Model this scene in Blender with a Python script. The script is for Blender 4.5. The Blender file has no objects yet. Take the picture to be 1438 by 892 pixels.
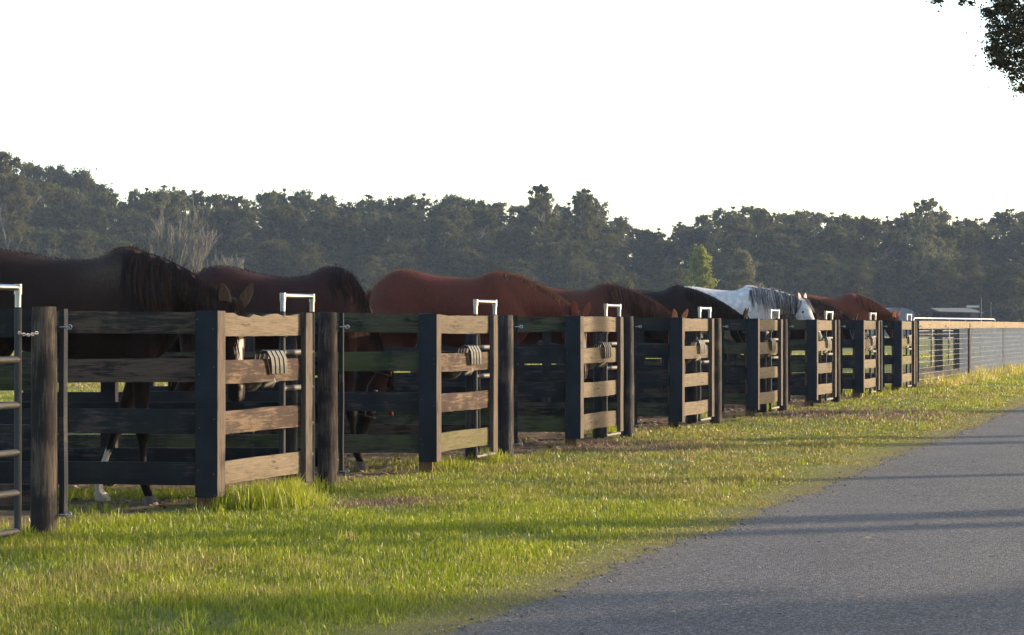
import bpy, math, random
import numpy as np
from mathutils import Vector, Matrix, noise
random.seed(7)
RNG = np.random.default_rng(11)
col = bpy.context.scene.collection
PI = math.pi
F = 2700.0            # focal length in pixels of the 1438 px wide photograph
HZ = 458.0            # horizon row
CAMZ = 1.10

# ------------------------------------------------------------------ helpers
def sp(px, Y): return (px - 719.0) / F * Y
def zp(py, Y): return CAMZ + (HZ - py) / F * Y

def tag(o, label=None, cat=None, group=None, kind=None):
    if label: o['label'] = label
    if cat: o['category'] = cat
    if group: o['group'] = group
    if kind: o['kind'] = kind
    return o

def empty(name, loc, label, cat, group=None, rz=0.0):
    o = bpy.data.objects.new(name, None)
    col.objects.link(o); o.location = loc; o.rotation_euler = (0, 0, rz)
    o.empty_display_size = 0.2
    return tag(o, label, cat, group)

def link_mesh(name, me, mat, parent=None, loc=(0, 0, 0), rz=0.0):
    o = bpy.data.objects.new(name, me)
    if mat is not None and len(me.materials) == 0: me.materials.append(mat)
    col.objects.link(o); o.location = loc; o.rotation_euler = (0, 0, rz)
    if parent: o.parent = parent
    return o

class MB:
    def __init__(s): s.v = []; s.f = []; s.sm = []
    def add(s, vs, fs, smooth=False):
        b = len(s.v); s.v.extend([tuple(p) for p in vs])
        s.f.extend([tuple(b + i for i in f) for f in fs]); s.sm.extend([smooth] * len(fs))
    def box(s, x0, x1, y0, y1, z0, z1):
        s.add([(x0,y0,z0),(x1,y0,z0),(x1,y1,z0),(x0,y1,z0),(x0,y0,z1),(x1,y0,z1),(x1,y1,z1),(x0,y1,z1)],
              [(0,3,2,1),(4,5,6,7),(0,1,5,4),(1,2,6,5),(2,3,7,6),(3,0,4,7)])
    def tube(s, pts, rad, seg=8, smooth=True, cap=True, squash=1.0):
        pts = [Vector(p) for p in pts]
        if not hasattr(rad, '__len__'): rad = [rad] * len(pts)
        t0 = (pts[1] - pts[0]).normalized()
        up = Vector((0, 0, 1)) if abs(t0.z) < 0.9 else Vector((1, 0, 0))
        a = t0.cross(up).normalized(); vs = []
        for i, p in enumerate(pts):
            if i == 0: t = pts[1] - pts[0]
            elif i == len(pts) - 1: t = pts[-1] - pts[-2]
            else: t = pts[i+1] - pts[i-1]
            t.normalize()
            a = (a - t * a.dot(t))
            a = a.normalized() if a.length > 1e-6 else t.orthogonal().normalized()
            b = t.cross(a)
            for k in range(seg):
                an = 2 * PI * k / seg
                vs.append(p + a * (math.cos(an) * rad[i]) + b * (math.sin(an) * rad[i] * squash))
        fs = []
        for i in range(len(pts) - 1):
            for k in range(seg):
                k2 = (k + 1) % seg
                fs.append((i*seg+k, i*seg+k2, (i+1)*seg+k2, (i+1)*seg+k))
        s.add(vs, fs, smooth)
        if cap:
            n = len(pts) - 1
            s.add([vs[k] for k in range(seg)], [tuple(reversed(range(seg)))])
            s.add([vs[n*seg+k] for k in range(seg)], [tuple(range(seg))])
    def build(s, name, mat, parent=None, loc=(0,0,0), rz=0.0, recalc=False):
        me = bpy.data.meshes.new(name)
        me.from_pydata(s.v, [], s.f)
        me.polygons.foreach_set('use_smooth', s.sm)
        me.update()
        return link_mesh(name, me, mat, parent, loc, rz)

def raw_mesh(name, V, Fq, smooth=False):
    """V (n,3) array, Fq (m,k) array of equal-size polygons"""
    me = bpy.data.meshes.new(name)
    m, k = Fq.shape
    me.vertices.add(len(V)); me.vertices.foreach_set('co', np.ascontiguousarray(V, dtype=np.float32).ravel())
    me.loops.add(m * k); me.loops.foreach_set('vertex_index', np.ascontiguousarray(Fq, dtype=np.int32).ravel())
    me.polygons.add(m)
    me.polygons.foreach_set('loop_start', np.arange(0, m*k, k, dtype=np.int32))
    me.polygons.foreach_set('loop_total', np.full(m, k, dtype=np.int32))
    me.polygons.foreach_set('use_smooth', np.full(m, smooth))
    me.update(calc_edges=True)
    return me

def set_col(me, C, name='Col'):
    at = me.color_attributes.new(name, 'FLOAT_COLOR', 'POINT')
    C4 = np.ones((len(C), 4), dtype=np.float32); C4[:, :3] = C
    at.data.foreach_set('color', C4.ravel())

# ------------------------------------------------------------------ materials
class NT:
    def __init__(s, name):
        s.m = bpy.data.materials.new(name); s.m.use_nodes = True
        s.t = s.m.node_tree; s.n = s.t.nodes; s.l = s.t.links
        s.b = s.n['Principled BSDF']; s.out = s.n['Material Output']
    def new(s, t, **kw):
        n = s.n.new(t)
        for k, v in kw.items():
            if k.startswith('i_'): n.inputs[k[2:].replace('_', ' ')].default_value = v
            else: setattr(n, k, v)
        return n
    def link(s, a, b): s.l.new(a, b)
    def coords(s, scale=(1,1,1), rand=True, which='Object'):
        tc = s.new('ShaderNodeTexCoord'); mp = s.new('ShaderNodeMapping')
        mp.inputs['Scale'].default_value = scale
        if rand:
            oi = s.new('ShaderNodeObjectInfo'); mu = s.new('ShaderNodeVectorMath', operation='SCALE')
            cx = s.new('ShaderNodeCombineXYZ')
            s.link(oi.outputs['Random'], cx.inputs[0]); s.link(oi.outputs['Random'], cx.inputs[1]); s.link(oi.outputs['Random'], cx.inputs[2])
            s.link(cx.outputs[0], mu.inputs[0]); mu.inputs['Scale'].default_value = 37.0
            s.link(mu.outputs[0], mp.inputs['Location'])
        s.link(tc.outputs[which], mp.inputs['Vector'])
        return mp.outputs[0]
    def noise(s, vec, scale, detail=6, rough=.6, dist=0.0):
        n = s.new('ShaderNodeTexNoise'); n.inputs['Scale'].default_value = scale
        n.inputs['Detail'].default_value = detail; n.inputs['Roughness'].default_value = rough
        n.inputs['Distortion'].default_value = dist
        if vec is not None: s.link(vec, n.inputs['Vector'])
        return n.outputs['Fac']
    def ramp(s, fac, stops, interp='LINEAR'):
        r = s.new('ShaderNodeValToRGB'); cr = r.color_ramp; cr.interpolation = interp
        while len(cr.elements) < len(stops): cr.elements.new(0.5)
        for e, (p, c) in zip(cr.elements, stops):
            e.position = p; e.color = (*c, 1) if len(c) == 3 else c
        s.link(fac, r.inputs[0]); return r.outputs[0]
    def g(s, fac, a, b):          # grey ramp 0..1 between a and b
        return s.ramp(fac, [(a, (0,0,0)), (b, (1,1,1))])
    def mix(s, fac, a, b, mode='MIX'):
        m = s.new('ShaderNodeMix', data_type='RGBA', blend_type=mode)
        for inp, v in ((m.inputs[0], fac), (m.inputs[6], a), (m.inputs[7], b)):
            if hasattr(v, 'links') or hasattr(v, 'is_output'): s.link(v, inp)
            elif hasattr(v, '__len__'): inp.default_value = (*v, 1) if len(v) == 3 else v
            else: inp.default_value = v
        return m.outputs[2]
    def math(s, op, a, b=0.0, clamp=False):
        m = s.new('ShaderNodeMath', operation=op, use_clamp=clamp)
        for inp, v in ((m.inputs[0], a), (m.inputs[1], b)):
            if hasattr(v, 'is_output'): s.link(v, inp)
            else: inp.default_value = v
        return m.outputs[0]
    def bump(s, h, strength=.4, dist=.01):
        b = s.new('ShaderNodeBump'); b.inputs['Strength'].default_value = strength
        b.inputs['Distance'].default_value = dist; s.link(h, b.inputs['Height'])
        s.link(b.outputs[0], s.b.inputs['Normal'])
    def base(s, c):
        if hasattr(c, 'is_output'): s.link(c, s.b.inputs['Base Color'])
        else: s.b.inputs['Base Color'].default_value = (*c, 1)
    def rough(s, v):
        if hasattr(v, 'is_output'): s.link(v, s.b.inputs['Roughness'])
        else: s.b.inputs['Roughness'].default_value = v
    def translucent(s, colr, amt):
        tr = s.new('ShaderNodeBsdfTranslucent')
        if hasattr(colr, 'is_output'): s.link(colr, tr.inputs[0])
        else: tr.inputs[0].default_value = (*colr, 1)
        mx = s.new('ShaderNodeMixShader'); mx.inputs[0].default_value = amt
        s.link(s.b.outputs[0], mx.inputs[1]); s.link(tr.outputs[0], mx.inputs[2])
        s.link(mx.outputs[0], s.out.inputs['Surface'])

def wood(name, bare, paint, paint_amt, algae=0.0, vertical=False, rough=.75):
    m = NT(name)
    sc = (1.2, 14, 14) if not vertical else (14, 14, 1.2)
    sc2 = (1, 1, 1)
    v = m.coords(sc); v2 = m.coords(sc2)
    grain = m.noise(v, 3.0, 8, .65, 1.2)
    fine = m.noise(m.coords((3, 60, 60) if not vertical else (60, 60, 3)), 3.0, 4, .7)
    blot = m.noise(v2, 3.5, 6, .6)
    b = m.mix(m.g(grain, .38, .64), tuple(c * .36 for c in bare), tuple(c * 1.12 for c in bare))
    stain = m.noise(m.coords((5, 2.5, 2.5) if not vertical else (2.5, 2.5, 1.5)), 2.0, 6, .65)
    b = m.mix(m.math('MULTIPLY', m.g(stain, .50, .68), .6), b, tuple(c * .42 for c in bare))
    b = m.mix(m.g(fine, .3, .75), b, tuple(min(1, c * 1.25) for c in bare), 'MIX')
    knot = m.noise(m.coords((2, 9, 9) if not vertical else (9, 9, 2)), 2.2, 2, .5)
    b = m.mix(m.g(knot, .66, .72), b, tuple(c * .3 for c in bare))
    comb = m.math('ADD', m.math('MULTIPLY', grain, .55), m.math('MULTIPLY', blot, .6))
    thr = .34 + .5 * paint_amt
    pm = m.ramp(comb, [(max(0, thr - .04), (1,1,1)), (min(1, thr + .05), (0,0,0))])
    pc = m.mix(m.g(blot, .3, .7), tuple(c * .75 for c in paint), tuple(c * 1.5 for c in paint))
    c = m.mix(pm, b, pc)
    if algae > 0:
        al = m.noise(m.coords((1.1, 1.1, 2.5)), 2.3, 5, .6)
        c = m.mix(m.math('MULTIPLY', m.g(al, .42, .68), algae), c, (.045, .055, .018))
    m.base(c); m.rough(rough); m.b.inputs['Specular IOR Level'].default_value = .10
    m.bump(m.math('ADD', grain, m.math('MULTIPLY', fine, .5)), .5, .006)
    return m.m

W_SIDE = [wood('side_paint', (.050,.038,.034), (.011,.012,.016), .62, .12),
          wood('side_paint_algae', (.050,.046,.032), (.013,.015,.013), .45, .75),
          wood('side_paint_brown', (.066,.045,.036), (.014,.012,.014), .42, .1)]
W_CORNER = wood('corner_paint', (.040,.034,.032), (.011,.013,.019), .80, .05, vertical=True)
W_TAN = wood('front_tan', (.104,.081,.057), (.036,.028,.023), .12, .0)
W_TAN2 = wood('front_tan_worn', (.080,.062,.045), (.030,.023,.020), .27, .1)
W_RED = wood('front_redbrown', (.086,.060,.040), (.029,.018,.015), .50, .0)
W_MOSS = wood('front_moss', (.086,.071,.038), (.060,.055,.017), .35, .35)
W_TRIM = wood('trim_wood', (.074,.057,.046), (.030,.024,.022), .3, .0, vertical=True)
W_POST = wood('round_post_wood', (.072,.056,.044), (.019,.016,.016), .5, .0, vertical=True)
W_POSTD = wood('round_post_dark', (.065,.050,.042), (.016,.015,.018), .6, .0, vertical=True)
W_STUB = wood('stub_wood', (.13,.075,.040), (.035,.026,.020), .35, .0, vertical=True)
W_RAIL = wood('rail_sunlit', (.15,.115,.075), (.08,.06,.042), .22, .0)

def metal_mat(name, colr, rough=.32, metallic=1.0):
    m = NT(name); n = m.noise(m.coords(), 9, 5, .6)
    m.base(m.mix(m.g(n, .35, .7), tuple(c*.7 for c in colr), colr))
    m.rough(m.math('ADD', m.math('MULTIPLY', n, .25), rough - .1)); m.b.inputs['Metallic'].default_value = metallic
    m.bump(n, .08, .003); return m.m
GALV = metal_mat('galvanised', (.33,.33,.35), .34)
GALV_DULL = metal_mat('galvanised_dull', (.26,.26,.27), .5, .6)
TUBE_DULL = metal_mat('tube_dull', (.10,.088,.080), .6, .2)
WIRE = metal_mat('wire_zinc', (.60,.52,.48), .8, .0)
BOLT = metal_mat('bolt_steel', (.35,.35,.35), .4)

def rubber(name, c, r=.5):
    m = NT(name); n = m.noise(m.coords(), 30, 5, .6)
    m.base(m.mix(n, tuple(x*.6 for x in c), tuple(x*1.5 for x in c))); m.rough(r); m.bump(n, .3, .003); return m.m
TUBE_DARK = rubber('tube_dark', (.022,.021,.022), .85)
FEEDER = rubber('feeder_plastic', (.008,.0075,.008), .7)
FEEDSTRAP = rubber('feeder_hook', (.018,.016,.015), .6)
FEEDTAN = rubber('feeder_lit', (.045,.038,.030), .65)

# ------------------------------------------------------------------ row layout
R0 = Vector((-2.418, 9.936, 0)); RS = Vector((1.182, 2.971, 0)); PITCH = RS.length
RD = RS.normalized(); RN = Vector((RD.y, -RD.x, 0)); RYAW = math.atan2(RD.y, RD.x)
def R(t, off=0.0, z=0.0):
    p = R0 + RS * t + RN * off; return Vector((p.x, p.y, z))
def row_x(Y): return R0.x + (Y - R0.y) * RS.x / RS.y
def road_x(Y): return -.20 + (Y - 6.843) * .3694

def board(name, mat, parent, p0, yaw, length, z0, z1, th=.035, warp=.004, chew=0.0, seed=0, ragged=0.0):
    """a plank whose near bottom corner is at p0; runs along local +x, thickness along local +y"""
    nx = max(4, int(length / .06)); nz = 4
    h = z1 - z0; vs = []; r = random.Random(seed * 91 + int(length * 1000))
    s0 = r.random() * 50; bow = r.uniform(-1, 1) * warp * 1.6
    def pt(i, j, side):
        x = length * i / nx; z = h * j / nz
        w = noise.noise(Vector((x * 1.3 + s0, z * 2, side * 3.0))) * warp
        dz = noise.noise(Vector((x * 2.1 + s0, j * .7, 5.0))) * warp * .8 + bow * math.sin(PI * i / nx)
        if j == nz and chew > 0:
            q = noise.noise(Vector((x * 5.5 + s0, 2.0, 1.0))) * .7 + noise.noise(Vector((x * 14 + s0, 7.0, 1.0))) * .3
            dz -= chew * max(0.0, q + .15) * min(1, x / .15) * 1.6
        if ragged and j in (0, nz):
            dz += noise.noise(Vector((x * 22 + s0, j, 9.0))) * ragged
        if i in (0, nx): x += noise.noise(Vector((z * 20, s0, i * 3.0))) * .003
        edge = .0025 if j in (0, nz) else 0
        yy = (edge + w) if side == 0 else (th - edge + w)
        return (x, yy, z + dz)
    mb = MB()
    for side in (0, 1):
        for j in range(nz + 1):
            for i in range(nx + 1): vs.append(pt(i, j, side))
    n1 = nx + 1; off = (nz + 1) * n1; fs = []
    for j in range(nz):
        for i in range(nx):
            a = j * n1 + i
            fs.append((a, a + 1, a + 1 + n1, a + n1))
            b = off + a; fs.append((b, b + n1, b + n1 + 1, b + 1))
    for i in range(nx):
        fs.append((i, off + i, off + i + 1, i + 1))
        a = nz * n1 + i; fs.append((a, a + 1, off + a + 1, off + a))
    for j in range(nz):
        a = j * n1; fs.append((a, a + n1, off + a + n1, off + a))
        a = j * n1 + nx; fs.append((a, off + a, off + a + n1, a + n1))
    mb.add(vs, fs)
    base = parent.location if parent else Vector((0, 0, 0))
    return mb.build(name, mat, parent, (p0[0] - base.x, p0[1] - base.y, z0 - base.z), yaw)

def vboard(name, mat, parent, p0, yaw, width, z0, z1, th, seed=0):
    """an upright plank, width along local x"""
    nz = 14; r = random.Random(seed); s0 = r.random() * 60; vs = []
    for j in range(nz + 1):
        z = (z1 - z0) * j / nz
        for (x, y) in ((0,0),(width,0),(width,th),(0,th)):
            dx = noise.noise(Vector((s0 + x * 9, z * 3.0, 1))) * .003
            dy = noise.noise(Vector((s0 + 7 + x * 5, z * 2.0, 4))) * .003
            top = noise.noise(Vector((x * 40, y * 40, s0))) * .006 if j == nz else 0
            vs.append((x + dx, y + dy, z + top))
    fs = [(3, 2, 1, 0)]
    for j in range(nz):
        for k in range(4):
            k2 = (k + 1) % 4
            fs.append((j*4+k, j*4+k2, (j+1)*4+k2, (j+1)*4+k))
    fs.append((nz*4, nz*4+1, nz*4+2, nz*4+3))
    mb = MB(); mb.add(vs, fs); base = parent.location
    return mb.build(name, mat, parent, (p0[0]-base.x, p0[1]-base.y, z0-base.z), yaw)

def round_post(name, mat, parent, p, r, z0, z1, seed=0):
    mb = MB(); seg = 22; n = 22; s0 = seed * 7.3; vs = []
    lean = (noise.noise(Vector((s0, 1, 1))) * .012, noise.noise(Vector((s0, 5, 1))) * .012)
    for j in range(n + 1):
        z = z0 + (z1 - z0) * j / n
        rr = r * (1.03 - .06 * j / n) * (0.93 if j == n else 1.0)
        for k in range(seg):
            a = 2 * PI * k / seg
            q = rr * (1 + .055 * noise.noise(Vector((math.cos(a) * 2.5 + s0, math.sin(a) * 2.5, z * .8)))
                      + .03 * noise.noise(Vector((math.cos(a) * 7 + s0, math.sin(a) * 7, z * 1.5))))
            tt = noise.noise(Vector((math.cos(a)*3, math.sin(a)*3, s0))) * .008 if j == n else 0
            vs.append((math.cos(a) * q + lean[0] * j / n, math.sin(a) * q + lean[1] * j / n, z + tt))
    fs = []
    for j in range(n):
        for k in range(seg):
            k2 = (k + 1) % seg; fs.append((j*seg+k, j*seg+k2, (j+1)*seg+k2, (j+1)*seg+k))
    mb.add(vs, fs, True); mb.add([vs[n*seg+k] for k in range(seg)], [tuple(range(seg))])
    base = parent.location
    return mb.build(name, mat, parent, (p[0]-base.x, p[1]-base.y, -base.z))

FZ = [(1.043, 1.183), (.755, .893), (.452, .588), (.150, .290)]     # the four board heights
SZ = [(1.050, 1.190), (.765, .902), (.458, .598), (.147, .288)]
EX = -0.085 * RD.y      # row plane offsets
def FP(t):  # point of the front panel plane (outer face)
    return R0 + RS * t + Vector((.085, 0, 0))

HORSE_WORDS = ['offscreen', 'blaze-faced near-black horse', 'head-down grazing bay horse', 'big reddish chestnut horse',
               'brown chestnut fourth horse', 'plain black-brown horse', 'white-grey horse', 'brown horse in blue halter', 'farthest red chestnut horse']
SIDE_LEN = [2.9, 2.9, 3.1, 3.4, 3.5, 3.5, 3.5, 3.4, 3.3]
def side_mat(k, j):
    r = random.Random(k * 17 + j * 5 + 3).random()
    if k == 2 and j in (0, 1, 3): return W_SIDE[1]
    if k == 3 and j == 3 or k == 4 and j == 3: return W_SIDE[1]
    if k == 1: return [W_SIDE[2], W_SIDE[2], W_SIDE[0], W_SIDE[0]][j]
    return W_SIDE[0] if r < .6 else (W_SIDE[2] if r < .8 else W_SIDE[1])

def bolt(parent, p):
    mb = MB(); x, y, z = p
    mb.tube([(x - .02, y, z), (x + .03, y, z)], .005, 6)
    mb.tube([(x + .012, y - .004, z), (x + .020, y - .004, z)], .013, 6)
    mb.tube([(x + .030 + .012 * math.cos(a), y, z + .012 * math.sin(a)) for a in [i * PI / 4 for i in range(9)]], .0035, 5)
    b = parent.location
    mb.build('eye_bolt', BOLT, parent, (-b.x, -b.y, -b.z))

def stall(k):
    c = R(k - .5)
    names = {1: 'first', 2: 'second'}
    lab = 'dark plank feeding stall around the ' + HORSE_WORDS[k] if k else 'dark plank stall end and round post cut by the left edge of the photo'
    root = empty('feeding_stall', (c.x, c.y, 0), lab, 'horse stall', 'feeding stalls in a row along the road')
    if k >= 1:
        # near side, parallel to the picture
        ys = c.y + .022
        for j, (z0, z1) in enumerate(SZ):
            L = SIDE_LEN[k] + random.uniform(-.03, .03)
            board('side_board', side_mat(k, j), root, (c.x + .03 - L, ys + .001 * j), 0, L, z0 + random.uniform(-.006, .006), z1 + random.uniform(-.006, .006), .034, .006, seed=k * 10 + j)
        vboard('corner_board', W_CORNER, root, (c.x - .052, c.y - .017, 0), 0, .133, .083, 1.192, .036, seed=k)
        mb = MB(); mb.box(c.x - .055, c.x + .045, ys + .040, ys + .140, -.25, 1.165); b = root.location
        mb.build('corner_post', W_STUB, root, (-b.x, -b.y, 0))
        rn = random.Random(k+900)
        for z_ in () if k > 3 else (.22, .25, .50, .55, .81, .86, 1.09, 1.14):
            x_ = c.x - .052 + rn.uniform(.012, .03) + (.09 if rn.random() < .5 else 0); z_ += rn.uniform(-.01, .01)
            mb = MB(); mb.tube([(x_, c.y-.015, z_), (x_, c.y-.0215, z_)], .0035, 7)
            mb.build('nail_head', TUBE_DULL, root, (-root.location.x, -root.location.y, 0))
        # rear and middle uprights of the near side
        for dx in (-1.35, -SIDE_LEN[k] + .12):
            mb = MB(); mb.box(c.x + dx - .05, c.x + dx + .05, ys + .040, ys + .140, -.25, 1.15)
            mb.build('side_post', W_POSTD, root, (-b.x, -b.y, 0))
        # near trim of the front panel
        f0 = FP(k - .5) + Vector((-.004, -.012, 0))
        vboard('trim_board', W_TRIM, root, (f0.x, f0.y), RYAW, .088, .085, 1.190, .034, seed=k + 20)
        mats = {1: [W_TAN, W_RED, W_RED, W_TAN], 2: [W_TAN2, W_RED, W_RED, W_MOSS], 3: [W_TAN, W_TAN, W_TAN, W_TAN2], 4: [W_TAN, W_TAN2, W_TAN, W_TAN],
                5: [W_TAN, W_TAN2, W_TAN, W_TAN], 6: [W_TAN, W_TAN, W_TAN2, W_TAN], 7: [W_TAN2, W_RED, W_TAN, W_TAN], 8: [W_TAN, W_MOSS, W_MOSS, W_TAN]}[k]
        f1 = FP(k - .5) + RD * .086 - RN * .016
        Lf = (FP(k - .1413) - f1).length - .02
        for j, (z0, z1) in enumerate(FZ):
            s = .012 * (j == 0 and k == 1)
            board('front_board', mats[j], root, (f1.x, f1.y), RYAW, Lf, z0 + random.uniform(-.004, .004), z1 + random.uniform(-.004, .004), .034, .004,
                  chew=(.042 if (k == 1 and j == 0) else .006 if j == 0 else .0), seed=k * 10 + j + 5, ragged=.004)
        f2 = FP(k - .1413) - RD * .088 + RN * .024
        vboard('trim_board', W_TRIM, root, (f2.x, f2.y), RYAW, .088, .095, 1.185, .036, seed=k + 40)
        # inner gate post
    P = R(k)
    round_post('round_post', W_POST if k in (0, 1, 4) else W_POSTD, root, (P.x, P.y), .068, -.25, 1.19 + (.008 if k == 0 else random.uniform(-.006, .006)), k)
    b = root.location
    if k >= 1:
        q = (P.x - .27, P.y + .02)
        round_post('gate_post', W_POSTD, root, q, .062, -.25, 1.03, k + 30)
    for j, (z0, z1) in enumerate(SZ):
        L = SIDE_LEN[k] + random.uniform(-.05, .02)
        board('side_board', side_mat(k + 20, j), root, (P.x + .0 - L, P.y + .072 + .001 * j), 0, L + .02, z0 + random.uniform(-.01, .01), z1 + random.uniform(-.01, .01) - .005, .034, .006, seed=k * 10 + j + 77)
    for dx in (-1.5, -SIDE_LEN[k] + .12):
        mb = MB(); mb.box(P.x + dx - .05, P.x + dx + .05, P.y + .112, P.y + .212, -.25, 1.13)
        mb.build('side_post', W_POSTD, root, (-b.x, -b.y, 0))
    vboard('hinge_board', W_SIDE[0], root, (P.x + .074, P.y + .01, 0), 0, .026, .115, 1.188, .088, seed=k + 60)
    for z in (1.095, .125): bolt(root, (P.x + .10, P.y + .005, z))
    return root
stalls = [stall(k) for k in range(0, 9)]

def bent_frame(pts, r, rad=.06):
    out = []
    n = len(pts)
    for i, p in enumerate(pts):
        p = Vector(p)
        if i in (0, n - 1): out.append(p); continue
        a = (Vector(pts[i-1]) - p).normalized(); b = (Vector(pts[i+1]) - p).normalized()
        for s in range(5):
            u = s / 4
            out.append((p + a * rad) * (1-u)**2 + p * 2*u*(1-u) + (p + b * rad) * u*u)
    return out

def walk_gate(k):
    t0, t1 = k - .19, k - .064
    a = R(t0, -.012); w = (t1 - t0) * PITCH
    words = {0: 'narrow galvanised tube gate chained to the first round post at the left edge'}
    lab = words.get(k, 'narrow galvanised gate by the feed panel of the ' + HORSE_WORDS[k])
    root = empty('walk_gate', (a.x, a.y, .03), lab, 'gate', 'narrow tube gates between panel and round post', RYAW)
    mb = MB()
    top = 1.265
    mb.tube([(0, 0, .03), (0, 0, 1.16)], .017, 10); mb.tube([(w, 0, .03), (w, 0, 1.16)], .019, 10)
    mb.build('gate_frame', TUBE_DARK, root)  # uprights coloured dark to carry the shade below the bright top rail
    mb = MB(); mb.tube(bent_frame([(0, 0, 1.165), (0, 0, top), (w, 0, top), (w, 0, 1.165)], .02, .022), .016, 10)
    for x_ in (0, w): mb.tube([(x_, 0, top-.035), (x_, 0, top+.018)], .020, 10)
    mb.build('top_rail', GALV, root)
    for z in (.93, .70, .46, .255, .06):
        mb = MB(); mb.tube([(0.0, 0, z - .03), (w, 0, z - .03)], .018, 10); mb.build('gate_rail', TUBE_DULL, root)
    for z in (1.0, .2):
        mb = MB(); mb.box(-.024, .024, -.024, .024, z, z + .05); mb.build('gate_clamp', TUBE_DULL, root)
    if k == 0:
        mb = MB()
        for i in range(9):
            x = w - .03 + i * .018; z = 1.035 - .01 * math.sin(i / 8 * PI)
            ring = [(x + .013 * math.cos(q), -.03 + (.007 * math.sin(q) if i % 2 else 0), z + (0 if i % 2 else .007 * math.sin(q))) for q in [n * PI / 4 for n in range(9)]]
            mb.tube(ring, .003, 5)
        mb.build('chain', GALV, root)
    return root
gates = [walk_gate(k) for k in range(0, 9)]

def feeder(k):
    c = FP(k - .30) - RN * .03
    c2 = Vector((c.x, c.y, .60))
    root = empty('hook_on_feeder', c2, 'black hook-on feed tub on the panel of the ' + HORSE_WORDS[k], 'feeder', 'hook-on feed tubs on the front panels', RYAW)
    # local x along the row, local y into the stall, z up; tub
    mb = MB(); n = 24; vs = []; fs = []
    prof = [(.30, .17, .13), (.30, .165, .125), (.16, .155, .12), (.06, .13, .10), (.015, .09, .065), (0.0, .03, .02)]
    inner = [(.30, .155, .115), (.17, .145, .11), (.075, .12, .09), (.03, .03, .02)]
    for (z, a, bb) in [(q_[0]*.72+.085, q_[1]*.85, q_[2]*.9) for q_ in list(reversed(inner)) + prof]:
        for i in range(n):
            q = 2 * PI * i / n
            cx, sy = math.cos(q), math.sin(q)
            e = .6
            vs.append((math.copysign(abs(cx) ** e, cx) * a, .16 + math.copysign(abs(sy) ** e, sy) * bb, z))
    rows = len(inner) + len(prof)
    for j in range(rows - 1):
        for i in range(n):
            i2 = (i + 1) % n; fs.append((j*n+i, j*n+i2, (j+1)*n+i2, (j+1)*n+i))
    mb.add(vs, fs, True); mb.add([vs[i] for i in range(n)], [tuple(range(n))]); mb.add([vs[(rows-1)*n+i] for i in range(n)], [tuple(reversed(range(n)))])
    mb.build('tub', FEEDER, root)
    # hooks: ribbed straps that run over the second board
    rj = random.Random(k)
    for i in range(4):
        x = -.085 + i * .055
        tilt = -.030 + rj.uniform(-.004, .004)
        m2 = MB(); pr = [(.05, .27), (.040, .335), (.0, .352), (-.034, .345), (-.052, .30), (-.050, .25), (-.042, .200)]
        vs = []
        for j_, (yy, zz) in enumerate(pr):
            sl = .016*j_ if j_ > 2 else .03; w_ = .019
            for (dx_, dn) in ((-w_, 0), (w_, 0), (w_, .010), (-w_, .010)):
                vs.append((x + sl + dx_, yy + (dn if j_ > 2 else 0), zz - (dn if j_ <= 2 else 0)))
        fs = [(0,1,2,3), (27,26,25,24)]
        for j_ in range(6):
            for q in range(4):
                q2 = (q+1) % 4; fs.append((j_*4+q, (j_+1)*4+q, (j_+1)*4+q2, j_*4+q2))
        m2.add(vs, fs)
        m2.build('hook', FEEDSTRAP, root)
    # flap under the tub; its tan colour paints the sunlit piece there
    m3 = MB(); rows3 = []
    for j in range(9):
        u = j / 8
        x = .070 - .085 * u; z = .150 - .030 * u ** 1.2
        wdt = .038 * (1 - .7 * u)
        rows3.append([(x, -.012 + .03 * u, z + wdt), (x + .01, -.022 + .03 * u, z), (x, -.004 + .03 * u, z - wdt), (x, .004 + .03*u, z)])
    vs = [p for r_ in rows3 for p in r_]; fs = []
    for j in range(8):
        for q in range(4):
            q2 = (q + 1) % 4; fs.append((j*4+q, j*4+q2, (j+1)*4+q2, (j+1)*4+q))
    m3.add(vs, fs + [(3,2,1,0), (32,33,34,35)], True); m3.build('flap', FEEDTAN, root)
    return root
feeders = [feeder(k) for k in range(1, 9)]

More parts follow.
